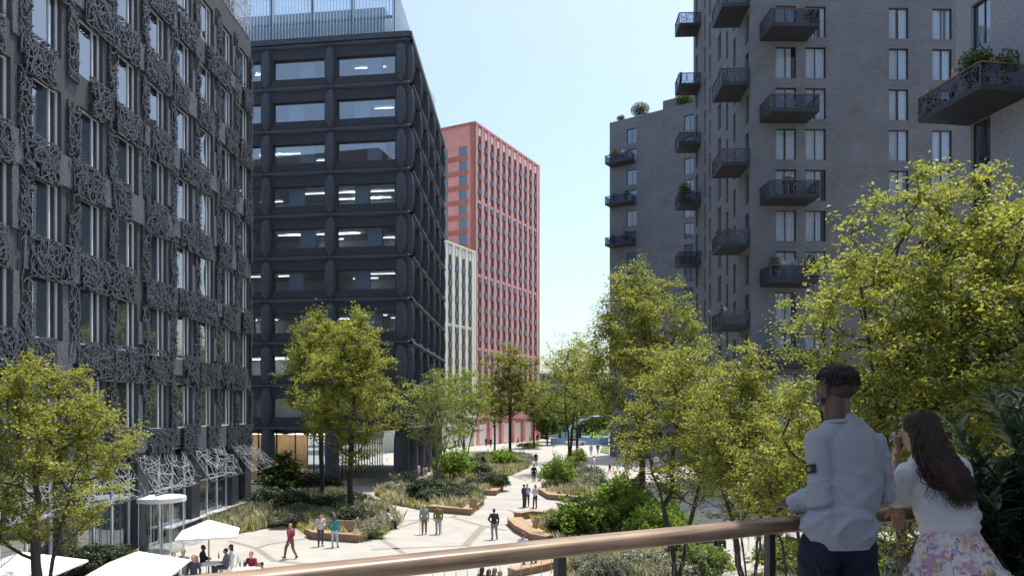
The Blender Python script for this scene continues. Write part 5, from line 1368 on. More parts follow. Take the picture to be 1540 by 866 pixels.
# ------------------------------------------------------------ cars
def car(x, y, rz, col, label, s=1.0):
    t = empty('parked_car', (x, y, .01), rz, label, 'car', 'cars')
    paint = mat('car_paint', col, .25, .03, spec=.6); gls = M['glass']
    secs = [(-2.15,.55,.75,.72),(-2.05,.35,.9,.82),(-1.5,.22,.98,.88),(-.4,.2,.98,.9),(.9,.2,.95,.9),(1.6,.24,.85,.86),(2.05,.32,.72,.76),(2.15,.45,.6,.6)]
    q = MB(); i0 = 0
    for x_, z0, z1, w in secs: q.v += [(x_,-w,z0),(x_,-w*1.0,z0+(z1-z0)*.55),(x_,-w*.92,z1),(x_,0,z1+.03),(x_,w*.92,z1),(x_,w,z0+(z1-z0)*.55),(x_,w,z0)]
    for k in range(len(secs)-1):
        for j in range(7):
            a, b = k*7+j, k*7+(j+1)%7; q.f.append((a, b, b+7, a+7)); q.m.append(0)
    q.f.append(tuple(range(6,-1,-1))); q.f.append(tuple((len(secs)-1)*7+j for j in range(7))); q.m += [0,0]
    q.build('body', paint, t, True)
    q = MB(); q.hexa([(-1.85,-.76,.96),(.85,-.78,.96),(.85,.78,.96),(-1.85,.76,.96),(-1.35,-.58,1.42),(.1,-.6,1.44),(.1,.6,1.44),(-1.35,.58,1.42)]); q.build('windows', gls, t)
    q = MB(); q.hexa([(-1.4,-.6,1.415),(.15,-.62,1.43),(.15,.62,1.43),(-1.4,.6,1.415),(-1.25,-.52,1.48),(.0,-.54,1.49),(.0,.54,1.49),(-1.25,.52,1.48)]); q.build('roof', paint, t, True)
    for sx_ in (-1.35,1.35):
        for sy_ in (-.86,.86):
            q = MB(); q.tube([(sx_,sy_-.1,.32),(sx_,sy_+.1,.32)], .32, 20); w_ = q.build('wheel', plain((.02,.02,.02)), t); q = MB(); q.tube([(sx_,sy_-.11,.32),(sx_,sy_+.11,.32)], .19, 12); q.build('rim', plain((.4,.4,.42),.3), w_)
    for sy_ in (-.6,.6): q = MB(); q.box(2.02,2.12,sy_-.17,sy_+.17,.55,.68); q.build('headlight', plain((.7,.7,.72),.2), t)
    for sy_ in (-.66,.66): q = MB(); q.box(-2.14,-2.04,sy_-.12,sy_+.12,.68,.84); q.build('tail_light', plain((.4,.02,.02),.3), t)
    return t
car(*XY(865,150), R(5), (.7,.7,.7), 'white car parked far away beyond the slender trees')
x, y = G(1196, 858); car(x+.6, y+1.0, R(100), (.42,.45,.50), 'silver grey car seen under the handrail beside the man')
# ------------------------------------------------------------ blue arch sculpture with low blue wall
sx_, sy_ = XY(888, 150)
t = empty('arch_sculpture', (sx_, sy_, 0), 0, 'bright blue curved arch sculpture at the end of the square', 'sculpture')
blue = mat('sky_blue_paint', (.20,.48,.78), .4, .05)
q = MB(); pts = []
for k in range(25):
    a = math.pi*k/24; pts.append((1.2-6.0*math.cos(a)*(1), 1.5*math.sin(a*.5), .2+5.6*math.sin(a)**.8+0*k))
q.tube(pts, [.95-.35*math.sin(math.pi*k/24) for k in range(25)], 12, flat=.5); q.build('arch', blue, t, True)
q = MB(); q.prism([(-8,2.6),(4,2.6),(4,3.0),(-8,3.0)], 0, 1.3); q.build('low_wall', mat('pale_blue_wall', (.22,.42,.66), .6), t)
q = MB(); q.prism([(-8,3.2),(5,3.2),(5,3.3),(-8,3.3)], 1.6, 4.0); q.build('glass_screen', glass_mat('pale_aqua_glass', tint=(.7,.9,.92), ior=1.5), t)
# ------------------------------------------------------------ terrace, handrail, posts, mesh
ZT = 5.8
rail = [(-4.2,1.02),(-3.0,1.58),(-2.0,2.08),(-1.01,2.59),(-.83,2.69),(-.45,2.90),(-.126,3.08),(.27,3.31),(.67,3.52),(1.21,3.80),(1.56,3.99),(2.2,4.30),(3.0,4.66),(4.0,5.06),(5.0,5.4),(6.5,5.8),(8,6.1)]
def smooth_line(p, n=6, it=3):
    q = [Vector(a) for a in p]
    for _ in range(it):
        r = [q[0]]
        for a, b in zip(q, q[1:]): r += [a.lerp(b,.25), a.lerp(b,.75)]
        r.append(q[-1]); q = r
    return q
RL = smooth_line(rail, it=2)
def wood_mat():
    m, t, b = nt('oiled_oak_handrail'); b.inputs['Roughness'].default_value = .36; b.inputs['Specular IOR Level'].default_value = .55
    tc = t.nodes.new('ShaderNodeTexCoord'); mp = t.nodes.new('ShaderNodeMapping'); mp.inputs['Rotation'].default_value = (0,0,R(-28.5))
    mp2 = t.nodes.new('ShaderNodeMapping'); mp2.inputs['Scale'].default_value = (1.2,38,38)
    lnk(t, tc.outputs['Object'], mp.inputs[0]); lnk(t, mp.outputs[0], mp2.inputs[0])
    n = t.nodes.new('ShaderNodeTexNoise'); n.inputs['Scale'].default_value = 1.6; n.inputs['Detail'].default_value = 8; n.inputs['Distortion'].default_value = .6; lnk(t, mp2.outputs[0], n.inputs['Vector'])
    n2 = t.nodes.new('ShaderNodeTexNoise'); n2.inputs['Scale'].default_value = 2.2; n2.inputs['Detail'].default_value = 5; lnk(t, tc.outputs['Object'], n2.inputs['Vector'])
    r = t.nodes.new('ShaderNodeValToRGB'); r.color_ramp.elements[0].color = (.10,.064,.042,1); r.color_ramp.elements[0].position = .36; r.color_ramp.elements[1].color = (.34,.235,.155,1); r.color_ramp.elements[1].position = .62
    a = t.nodes.new('ShaderNodeMath'); a.operation = 'MULTIPLY_ADD'; a.inputs[1].default_value = .55; lnk(t, n.outputs[0], a.inputs[0])
    s = t.nodes.new('ShaderNodeMath'); s.operation = 'MULTIPLY'; s.inputs[1].default_value = .45; lnk(t, n2.outputs[0], s.inputs[0]); lnk(t, s.outputs[0], a.inputs[2])
    lnk(t, a.outputs[0], r.inputs[0]); lnk(t, r.outputs[0], b.inputs['Base Color'])
    bp = t.nodes.new('ShaderNodeBump'); bp.inputs['Strength'].default_value = .25; bp.inputs['Distance'].default_value = .004; lnk(t, n.outputs[0], bp.inputs['Height']); lnk(t, bp.outputs[0], b.inputs['Normal'])
    rr = t.nodes.new('ShaderNodeMapRange'); rr.inputs['To Min'].default_value = .28; rr.inputs['To Max'].default_value = .55; lnk(t, n2.outputs[0], rr.inputs['Value']); lnk(t, rr.outputs[0], b.inputs['Roughness'])
    return m
ral = empty('railing', (0,0,0), 0, 'curved terrace railing with thick wooden handrail, dark posts and wire mesh', 'railing')
q = MB(); W_, H_ = .064, .040; zc = 6.82-.0-H_; K = 20
for i, p in enumerate(RL):
    d = (RL[min(i+1,len(RL)-1)]-RL[max(i-1,0)]).normalized(); n = Vector((-d.y, d.x))
    for k in range(K):
        a = 2*math.pi*k/K; c_, s_ = math.cos(a), math.sin(a)
        o = math.copysign(abs(c_)**.62, c_)*W_; z = math.copysign(abs(s_)**.72, s_)*H_
        q.v.append((p.x+n.x*o, p.y+n.y*o, zc+z))
for i in range(len(RL)-1):
    for k in range(K):
        l = (k+1) % K; q.f.append((i*K+k, i*K+l, (i+1)*K+l, (i+1)*K+k)); q.m.append(0)
q.build('handrail', wood_mat(), ral, True)
steel = mat('dark_steel_post', (.035,.038,.045), .45, .08)
q = MB()
for i in range(0, len(RL)-1):
    a, b = RL[i], RL[i+1]; d = (b-a).normalized(); n = Vector((-d.y,d.x))*.012
    for z in (ZT+.1,): q.hexa([(*(a-n),z-.01),(*(b-n),z-.01),(*(b+n),z-.01),(*(a+n),z-.01),(*(a-n),z+.01),(*(b-n),z+.01),(*(b+n),z+.01),(*(a+n),z+.01)])
q.build('rail_bar', steel, ral)
cum = [0]
for a, b in zip(RL, RL[1:]): cum.append(cum[-1]+(b-a).length)
def along(s):
    s = min(max(s, 0), cum[-1]-1e-4); i = max(k for k in range(len(cum)) if cum[k] <= s)
    i = min(i, len(RL)-2); t_ = (s-cum[i])/(cum[i+1]-cum[i]); return RL[i].lerp(RL[i+1], t_), (RL[i+1]-RL[i]).normalized()
def s_at_x(x): return min(range(600), key=lambda k: abs(along(cum[-1]*k/600)[0].x-x))*cum[-1]/600
s0 = s_at_x(.215); s1 = s_at_x(1.375)
for k in range(-4, 7):
    s_ = s0+(s1-s0)*k
    if 0 < s_ < cum[-1]:
        p, d = along(s_); n = Vector((-d.y,d.x)); q = MB(); a = p-d*.022; b = p+d*.022
        q.hexa([(*(a-n*.02),ZT-.3),(*(b-n*.02),ZT-.3),(*(b+n*.02),ZT-.3),(*(a+n*.02),ZT-.3),(*(a-n*.02),zc-H_),(*(b-n*.02),zc-H_),(*(b+n*.02),zc-H_),(*(a+n*.02),zc-H_)])
        q.build('post', steel, ral)
q = MB(); hx = .052; hz_ = .09; r_ = .0011; S_ = cum[-1]
def mp(s, z): 
    p, d = along(s); return (p.x, p.y, z)
row = 0; z = ZT+.12
while z < zc-H_-.03:
    s_ = 0 if row % 2 == 0 else hx/2
    while s_ < S_-hx:
        if s_ > 1.2 and s_ < 10.5:
            a, b, c_ = mp(s_, z), mp(s_+hx/2, z+hz_*.35), mp(s_+hx, z)
            q.tube([a, b, c_], r_, 3, cap=False); q.tube([b, mp(s_+hx/2, z+hz_)], r_*1.4, 3, cap=False)
        s_ += hx
    z += hz_; row += 1
q.build('wire_mesh', mat('stainless_wire', (.45,.45,.43), .4, metal=.7), ral)
# terrace deck, wall behind the viewer, unseen slab added to shade the couple
dk = MB(); pts = [(p.x, p.y-.02) for p in RL] + [(8,-6),(-4.2,-6)]
dk.prism(pts, ZT-.25, ZT)
tag(dk.build('terrace_deck', mat('terrace_deck_boards', (.26,.24,.22), .8, .15, 3)), kind='structure')
hb = empty('unseen_shade_building', (0,0,0), 0, 'building behind the viewer with an added unseen slab shading the couple', 'building')
q = MB(); q.prism([(2.25,-6),(9,-6),(9,7.0),(3.1,7.0),(2.25,6.0)], 11.6, 11.95); q.build('added_shade_slab', plain((.4,.4,.4)), hb)  # slab out of view, added to keep sun off the couple
q = MB(); q.box(-4.2,9,-9,-6.01,0,12); q.build('wall', plain((.3,.3,.31)), hb)
for x_ in (8.2,): q = MB(); q.tube([(x_,5.4,ZT-.3),(x_,5.4,11.6)], .12, 12); q.build('column', plain((.3,.3,.3)), hb)  # support for the added shade slab
# oleander at the right, lance shaped leaves in whorls
def lance_bush(name, spec, seed, m, size=.15):
    rg = np.random.default_rng(seed); rr = random.Random(seed); root = empty(name); st = MB(); V = []; Fc = []
    for (bx, by, n, hmin, hmax, spread) in spec:
        for i in range(n):
            a = rr.uniform(0, 6.28); l = rr.uniform(hmin, hmax); out = rr.uniform(.1, spread)
            tip = Vector((bx+math.cos(a)*out, by+math.sin(a)*out, ZT+l)); base = Vector((bx+rr.gauss(0,.08), by+rr.gauss(0,.08), ZT))
            pts = []
            for k in range(9):
                t_ = k/8; p = base.lerp(tip, t_); o = math.sin(t_*math.pi/2); p.x = base.x+(tip.x-base.x)*t_**1.4; p.y = base.y+(tip.y-base.y)*t_**1.4; pts.append(p)
            st.tube(pts, [.012-.009*k/8 for k in range(9)], 5, cap=False)
            for k in range(2*int(l/.06)):
                t_ = rr.uniform(.25, 1.0) if k % 3 else rr.uniform(.8, 1.0); j = min(int(t_*8), 7); p = pts[j].lerp(pts[j+1], t_*8-j); ax = (pts[j+1]-pts[j]).normalized()
                az = rr.uniform(0, 6.28); sd = Vector((math.cos(az), math.sin(az), 0)); d = (ax*rr.uniform(.35,1.1)+sd).normalized(); L_ = size*rr.uniform(.6,1.2); w = L_*.10
                s = d.cross(Vector((0,0,1))); s = s.normalized() if s.length > .1 else Vector((1,0,0)); u = s.cross(d)
                i0 = len(V); bend = rr.uniform(-.05,.22)
                for q_, ww in ((0,.15),(.3,.9),(.6,1.0),(.85,.55),(1.0,.0)):
                    c = p+d*L_*q_-Vector((0,0,1))*bend*L_*q_*q_
                    V += [tuple(c-s*w*ww+u*w*.3*ww), tuple(c), tuple(c+s*w*ww+u*w*.3*ww)]
                for q_ in range(4):
                    a_ = i0+q_*3; Fc += [(a_,a_+1,a_+4,a_+3),(a_+1,a_+2,a_+5,a_+4)]
    me = bpy.data.meshes.new('foliage'); me.from_pydata(V, [], Fc); me.materials.append(m); me.polygons.foreach_set('use_smooth', [True]*len(me.polygons)); me.update(); link('foliage', me, root)
    st.build('stems', bark, root); return root
ol = leaf_mat('oleander_leaf', (.050,.085,.045), var=.35, trans=.18, rough=.38, tcol=(1.2,1.6,.8), hue=(1.0,1.05,1.1))
o = lance_bush('oleander_shrub', [(3.45,4.35,100,.9,1.68,.75),(3.0,4.5,60,.5,1.3,.45),(4.1,4.2,60,1.2,2.0,.7),(3.3,3.9,50,.4,1.25,.55)], 5, ol, .165)
tag(o, 'tall dark oleander with lance shaped leaves at the right beside the woman', 'shrub')
# ------------------------------------------------------------ the couple at the handrail
def bisect(me, planes):
    import bmesh
    bm = bmesh.new(); bm.from_mesh(me)
    for co_, no in planes:
        bmesh.ops.bisect_plane(bm, geom=bm.verts[:]+bm.edges[:]+bm.faces[:], plane_co=co_, plane_no=no, clear_outer=True)
    bm.to_mesh(me); bm.free(); me.update(); return me
def nz(x, y, z): return noise.noise(Vector((x, y, z)))
def ridge(v): return 1-abs(v)*2
def V3(px, py, Y): return ((px-770)/F*Y, Y, EYE+(615-py)/F*Y)
sweat = mat('grey_marl_jersey', (.25,.275,.33), .9, .06, 60, .25, 900, spec=.15)
navyt = mat('navy_chino', (.012,.016,.035), .85, .15, 10, .2, 500, spec=.2)
skin_m = mat('deep_brown_skin', (.080,.040,.027), .5, .08, 10, .05, 200, spec=.4)
blackh = mat('black_curly_hair', (.010,.009,.010), .75, .3, 40, spec=.3)
# ---- man
Lsh, Lel, Lwr, Lha = V3(1229,664,3.80), V3(1238,748,3.74), V3(1194,756,3.98), V3(1178,755,4.06)
Rsh, Rel, Rwr, Rha = V3(1315,670,3.86), V3(1327,742,3.86), V3(1300,748,4.14), V3(1284,752,4.22)
che, mid, pel = Vector(V3(1271,690,3.84)), Vector(V3(1266,752,3.80)), Vector(V3(1262,806,3.76))
hed = Vector(V3(1257,589,3.88)); nek = Vector(V3(1259,632,3.84))
fw = Vector((-.40,.92,0))
hipL, hipR = pel+Vector((-.09,.02,-.06)), pel+Vector((.09,.02,-.06))
kL, kR = Vector((1.60,3.86,6.31)), Vector((1.84,3.80,6.31)); aL_, aR_ = Vector((1.58,3.74,5.89)), Vector((1.88,3.68,5.89))
tr = lambda *v: tuple(v[0]) if len(v) == 1 else v
body = [('e', tuple(che), (.165,.105,.21)), ('c', tuple(che), .11, tuple(pel), .12), ('c', tuple(che+Vector((0,0,.1))), .09, tuple(nek), .06), ('c', Lsh, .055, Lel, .042), ('c', Lel, .042, Lwr, .030), ('c', Rsh, .055, Rel, .042), ('c', Rel, .042, Rwr, .030),
        ('c', tuple(hipL), .09, tuple(kL), .06), ('c', tuple(kL), .058, tuple(aL_), .04), ('c', tuple(hipR), .09, tuple(kR), .06), ('c', tuple(kR), .058, tuple(aR_), .04), ('c', tuple(aL_), .04, tuple(aL_+Vector((-.03,.17,-.05))), .032), ('c', tuple(aR_), .04, tuple(aR_+Vector((.05,.16,-.05))), .032)]
body += hand_prims(Vector(Lwr), Vector(Lha), up=Vector((-.3,-.5,.8)), s=1.15, curl=.7, side=-1) + hand_prims(Vector(Rwr), Vector(Rha), s=1.15, curl=.5, side=1)
body += head_prims(hed, nek, 1.04, fw) + [('c', tuple(nek+Vector((0,.0,-.03))), .066, tuple(hed+Vector((.0,-.015,-.03))), .060)]
man = link('person', fuse('person', body, .005, 3, mats=skin_m)); tag(man, 'man in a grey sweatshirt and navy trousers leaning on the handrail with his back turned', 'person')
def sweat_disp(co, n):
    w = max(0, min(1, (7.12-co.z)/.4)); x, y, z = co
    arm = 1.0 if (x < 1.60 and z < 7.05) or x > 1.93 else 0
    d1 = ridge(nz(x*5+z*7, y*4, z*10-x*6)); d2 = nz(x*14+z*9, y*12, z*16)
    f = .030*w*max(0, d1)**2 + .006*w*d2 + .006*nz(x*6, y*6, z*5) + .008*max(0, ridge(nz(x*4-z*2.5, 3.1, z*3+x*4)))**4
    if arm: f += .013*max(0, ridge(nz(x*10, y*10, z*17)))**3*(1 if z > 6.8 else 0)
    hz = (z-6.68)/.06
    k = max(0, min(1, hz-.6))
    return f*k - .008*(1-k)*(1 if (x > 1.5 and x < 1.92) else 0)
sw = [('e', tuple(che+Vector((0,-.0,-.01))), (.190,.135,.23)), ('e', tuple(che+Vector((0,-.01,-.12))), (.175,.135,.24)), ('e', tuple(mid), (.170,.135,.20)), ('e', tuple(pel+Vector((0,0,.06))), (.180,.140,.13)), ('e', tuple(pel+Vector((.0,0,-.02))), (.178,.140,.12)), ('c', tuple(pel+Vector((-.035,0,-.06))), .138, tuple(pel+Vector((.035,0,-.06))), .138),
      ('c', tuple(Vector(Lsh)+Vector((.01,0,-.005))), .064, tuple(che+Vector((-.03,0,.165))), .070), ('c', tuple(Vector(Rsh)+Vector((-.01,0,-.005))), .064, tuple(che+Vector((.03,0,.165))), .070),
      ('c', tuple(che+Vector((0,0,.16))), .09, tuple(nek+Vector((0,0,-.045))), .070),
      ('c', tuple(Vector(Lsh)+Vector((.02,0,-.02))), .066, tuple(nek+Vector((-.01,0,-.07))), .058), ('c', tuple(Vector(Rsh)+Vector((-.02,0,-.02))), .066, tuple(nek+Vector((.01,0,-.07))), .058), ('c', Lsh, .066, Lel, .056), ('c', Lel, .056, tuple(Vector(Lel).lerp(Vector(Lwr),.9)), .042), ('c', Rsh, .066, Rel, .056), ('c', Rel, .056, tuple(Vector(Rel).lerp(Vector(Rwr),.9)), .042),
      ('c', tuple(Vector(Lel).lerp(Vector(Lwr),.45)), .056, tuple(Vector(Lel).lerp(Vector(Lwr),.7)), .050)]
me = fuse('sweatshirt', sw, .007, 9, disp=sweat_disp, mats=sweat, post=5)
bisect(me, [((pel.x,0,pel.z-.05), (0.03,0,-1))])
link('sweatshirt', me, man)
q = MB(); pts = []
for k in range(33):
    a = 2*math.pi*k/32; pts.append((nek.x+.064*math.cos(a), nek.y+.068*math.sin(a), nek.z-.012-.012*math.sin(a)))
q.tube(pts, .010, 8, cap=False); q.build('neck_rib', sweat, man, True)
q = MB(); c_ = Vector(Lel).lerp(Vector(Lwr), .93); d_ = (Vector(Lwr)-Vector(Lel)).normalized(); q.tube([tuple(c_-d_*.03), tuple(c_+d_*.025)], [.044,.039], 20); q.build('cuff', sweat, man, True)
def leg_disp(co, n): return .006*max(0, ridge(nz(co.x*9, co.y*9, co.z*7)))**3 + .003*nz(co.x*16, co.y*16, co.z*12)
tr_ = [('e', tuple(pel+Vector((0,.0,-.02))), (.165,.128,.11)), ('e', tuple(hipL+Vector((0,-.04,-.02))), (.085,.09,.10)), ('e', tuple(hipR+Vector((0,-.04,-.02))), (.085,.09,.10)), ('c', tuple(hipL), .105, tuple(kL), .085), ('c', tuple(kL), .082, tuple(aL_), .062), ('c', tuple(hipR), .105, tuple(kR), .085), ('c', tuple(kR), .082, tuple(aR_), .062)]
link('trousers', fuse('trousers', tr_, .009, 4, disp=leg_disp, mats=navyt), man)
q = MB(); q.tube([(pel.x-.168,pel.y-.02,pel.z-.08),(pel.x-.150,pel.y-.075,pel.z-.12),(pel.x-.135,pel.y-.09,pel.z-.20)], .006, 6); q.build('pocket_seam', plain((.005,.006,.012)), man)
sh = [('c', tuple(a+Vector((0,-.04,-.045))), .05, tuple(a+Vector((.0,.18,-.05))), .042) for a in (aL_, aR_)]
[link('shoe', fuse('shoe', [s_], .01, 2, mats=plain((.6,.6,.6))), man) for s_ in sh]
# hair: tight fade below, thick twisted crop on top
rt = fw.cross(Vector((0,0,1))).normalized(); rot = Matrix((rt, fw.normalized(), Vector((0,0,1)))).transposed()
HP = lambda x, y, z: hed + rt*x + fw.normalized()*y + Vector((0,0,z))
link('hair_fade', fuse('hair_fade', [('e', tuple(HP(0,-.020,.034)), (.082,.096,.084), rot)], .006, 2, mats=mat('short_hair_stubble', (.030,.019,.015), .8, .2, 30)), man)
def hair_disp(co, n): return .007*nz(co.x*60, co.y*60, co.z*60)+.006*nz(co.x*28, co.y*28, co.z*28)
link('hair', fuse('hair', [('e', tuple(HP(0,-.010,.080)), (.090,.102,.066), rot), ('e', tuple(HP(0,-.012,.105)), (.082,.094,.042), rot), ('e', tuple(HP(0,-.045,.055)), (.084,.068,.055), rot)], .005, 1, disp=hair_disp, mats=blackh), man)
q = MB(); rr = random.Random(2)
for i in range(760):
    a = rr.uniform(0, 6.283); r = rr.random()**.6
    x, y = .086*r*math.cos(a), .096*r*math.sin(a)-.010; z = .095+.046*(1-r*r*.85)
    p = HP(x, y, z-.01); o = Vector((rt*math.cos(a)+fw.normalized()*math.sin(a)))*r*.9
    e = p + o*rr.uniform(.006,.020) + Vector((0,0,rr.uniform(-.012,.016)-.022*r)); m_ = p.lerp(e,.5)+Vector((rr.gauss(0,.004),rr.gauss(0,.004),.008))
    q.tube([tuple(p), tuple(m_), tuple(e)], [.0052,.0045,.0025], 4)
for i in range(190):
    a = rr.uniform(-3.0, -.14) ; x, y = .085*math.cos(a), .094*math.sin(a)-.012; p = HP(x, y, rr.uniform(.055,.105)); o = (rt*math.cos(a)+fw.normalized()*math.sin(a))*.008
    e = p+o+Vector((rr.gauss(0,.006),rr.gauss(0,.006),-rr.uniform(.022,.042))); q.tube([tuple(p), tuple(p.lerp(e,.5)+o*.9), tuple(e-o*.6)], [.0065,.006,.0035], 5)
q.build('hair_twists', blackh, man, True)
link('beard', fuse('beard', [('e', tuple(HP(0,.045,-.062)), (.052,.050,.042), rot), ('e', tuple(HP(-.052,.025,-.045)), (.014,.028,.034), rot), ('e', tuple(HP(.052,.025,-.045)), (.014,.028,.034), rot)], .006, 2, mats=blackh), man)
# sleeve patch with a small emblem, wrapped on the upper arm
ax0, ax1 = Vector(Lsh), Vector(Lel); ad = (ax1-ax0).normalized(); ca = Vector((-1,0,0)); ca = (ca-ad*ca.dot(ad)).normalized(); cb = ad.cross(ca)
if cb.y > 0: cb = -cb
def arm_pt(ang, t, r): c = ax0.lerp(ax1, t); return tuple(c + (ca*math.cos(ang)+cb*math.sin(ang))*r)
q = MB(); q2 = MB()
A0, A1, T0, T1 = R(-5), R(52), .42, .58
for i in range(8):
    for j in range(5):
        a0, a1 = A0+(A1-A0)*i/8, A0+(A1-A0)*(i+1)/8; t0, t1 = T0+(T1-T0)*j/5, T0+(T1-T0)*(j+1)/5
        q.quad(arm_pt(a0,t0,.0725), arm_pt(a1,t0,.0725), arm_pt(a1,t1,.0715), arm_pt(a0,t1,.0715))
am, tm = (A0+A1)/2-.05, (T0+T1)/2
ringp = [arm_pt(am+.17*math.cos(2*math.pi*k/16), tm+.036*math.sin(2*math.pi*k/16), .0735) for k in range(17)]
q2.tube(ringp, .0013, 4, cap=False)
for k in range(4):
    a = math.pi*k/4; q2.tube([arm_pt(am-.14*math.cos(a), tm-.03*math.sin(a), .0735), arm_pt(am+.14*math.cos(a), tm+.03*math.sin(a), .0735)], .0011, 4)
pt_ = q.build('sleeve_patch', plain((.008,.009,.012)), man, True); q2.build('patch_emblem', plain((.35,.32,.12)), pt_)
# ---- woman
skw = mat('light_brown_skin', (.36,.215,.155), .5, .06, 10, .04, 200, spec=.4)
linen = mat('white_linen_blouse', (.52,.54,.58), .9, .04, 40, .2, 700, spec=.15)
wh, wn = Vector(V3(1382,650,4.10)), Vector(V3(1392,686,4.06))
wfw = Vector((-.62,.78,-.05))
wc, wm, wp = Vector(V3(1408,722,4.04)), Vector(V3(1420,762,4.0)), Vector(V3(1428,805,3.97))
wLs, wLe, wLw, wLh = V3(1366,712,4.02), V3(1350,748,4.12), V3(1349,755,4.14), V3(1351,784,4.15)
wRs, wRe, wRw, wRh = V3(1436,712,4.14), V3(1352,742,4.34), V3(1347,690,4.24), V3(1352,664,4.17)
kn = [Vector((2.34,4.0,6.30)), Vector((2.50,3.95,6.30))]; an = [Vector((2.36,3.9,5.88)), Vector((2.54,3.84,5.88))]
body = [('e', tuple(wc), (.145,.10,.17)), ('c', tuple(wc), .10, tuple(wp), .11), ('c', tuple(wc+Vector((0,0,.08))), .07, tuple(wn), .045), ('c', tuple(wn), .046, tuple(wh+Vector((.0,-.01,-.05))), .044),
        ('c', wLs, .045, wLe, .036), ('c', wLe, .036, wLw, .026), ('c', wRs, .045, wRe, .036), ('c', wRe, .036, wRw, .024)]
for k_, a_ in zip(kn, an): body += [('c', tuple(wp+Vector(((k_.x-wp.x)*.6,0,-.06))), .085, tuple(k_), .052), ('c', tuple(k_), .05, tuple(a_), .032), ('c', tuple(a_), .03, tuple(a_+Vector((0,.15,-.05))), .026)]
body += hand_prims(Vector(wLw), Vector(wLh), up=Vector((0,-1,0)), s=1.12, curl=.25, side=-1)
body += hand_prims(Vector(wRw), Vector(wRh), up=Vector((.6,-.6,.2)), s=1.05, curl=.35, side=1)
body += head_prims(wh, wn, .96, wfw)
wom = link('person', fuse('person', body, .0042, 2, mats=skw)); tag(wom, 'woman with long dark hair, white blouse and floral skirt resting her chin on her hand', 'person')
def blouse_disp(co, n):
    x, y, z = co; w = max(0, min(1, (7.0-z)/.2))
    return .010*(.35+.65*w)*max(0, ridge(nz(x*7+z*2, y*6, z*13+x*5)))**2.5 + .005*nz(x*13, y*13, z*15)
bl_ = [('e', tuple(wc+Vector((0,0,.02))), (.175,.125,.17)), ('e', tuple(wm), (.158,.125,.15)), ('e', tuple(wm+Vector((.02,0,-.05))), (.165,.13,.09)), ('e', tuple(wp+Vector((.0,0,.05))), (.152,.125,.08)), ('c', tuple(wc+Vector((-.07,0,.10))), .06, tuple(wc+Vector((.09,0,.08))), .06),
       ('c', wLs, .066, wLe, .058), ('c', tuple(Vector(wLs)+Vector((-.0,.03,-.05))), .068, tuple(Vector(wLe)+Vector((.01,-.03,.02))), .064), ('c', wRs, .06, tuple(Vector(wRs).lerp(Vector(wRe),.8)), .05), ('e', tuple(Vector(wLe)+Vector((.012,.0,.012))), (.062,.07,.05)), ('c', tuple(wc+Vector((0,0,.10))), .075, tuple(wn+Vector((0,0,-.06))), .05), ('c', tuple(wc+Vector((.10,-.02,.06))), .075, tuple(wm+Vector((.09,-.01,.0))), .07)]
me = fuse('blouse', bl_, .006, 4, disp=blouse_disp, mats=linen, post=4); bisect(me, [((wp.x,0,wp.z+.012), (.12,0,-1))]); link('blouse', me, wom)
# skirt: gathered tiers with a printed floral pattern
def floral():
    m, t, b = nt('floral_print_cotton'); b.inputs['Roughness'].default_value = .9; b.inputs['Specular IOR Level'].default_value = .1
    tc = t.nodes.new('ShaderNodeTexCoord'); ns = t.nodes.new('ShaderNodeTexNoise'); ns.inputs['Scale'].default_value = 22; ns.inputs['Detail'].default_value = 3; lnk(t, tc.outputs['Object'], ns.inputs['Vector'])
    ad = t.nodes.new('ShaderNodeVectorMath'); ad.operation = 'MULTIPLY_ADD'; ad.inputs[1].default_value = (.06,.06,.06); lnk(t, ns.outputs['Color'], ad.inputs[0]); lnk(t, tc.outputs['Object'], ad.inputs[2])
    prev = None
    base = t.nodes.new('ShaderNodeRGB'); base.outputs[0].default_value = (.62,.60,.60,1); prev = base.outputs[0]
    for i, (sc, col, lo, hi) in enumerate(((16,(.50,.20,.36,1),.53,.58),(14,(.58,.34,.16,1),.55,.60),(20,(.09,.15,.24,1),.57,.61),(15,(.42,.30,.50,1),.55,.62),(22,(.36,.05,.13,1),.61,.64),(26,(.16,.22,.10,1),.60,.64))):
        n = t.nodes.new('ShaderNodeTexNoise'); n.inputs['Scale'].default_value = sc; n.inputs['Detail'].default_value = 5; n.inputs['Roughness'].default_value = .72
        mp = t.nodes.new('ShaderNodeMapping'); mp.inputs['Location'].default_value = (i*3.7, i*1.3, i*2.1); lnk(t, ad.outputs[0], mp.inputs[0]); lnk(t, mp.outputs[0], n.inputs['Vector'])
        r = t.nodes.new('ShaderNodeMapRange'); r.inputs['From Min'].default_value = lo; r.inputs['From Max'].default_value = hi; lnk(t, n.outputs['Fac'], r.inputs['Value'])
        mx = t.nodes.new('ShaderNodeMix'); mx.data_type = 'RGBA'; mx.inputs[7].default_value = col; lnk(t, prev, mx.inputs[6]); lnk(t, r.outputs[0], mx.inputs['Factor']); prev = mx.outputs[2]
    lnk(t, prev, b.inputs['Base Color']); return m
q = MB(); NZ, NA = 40, 150; z0, z1 = wp.z+.03, 6.16
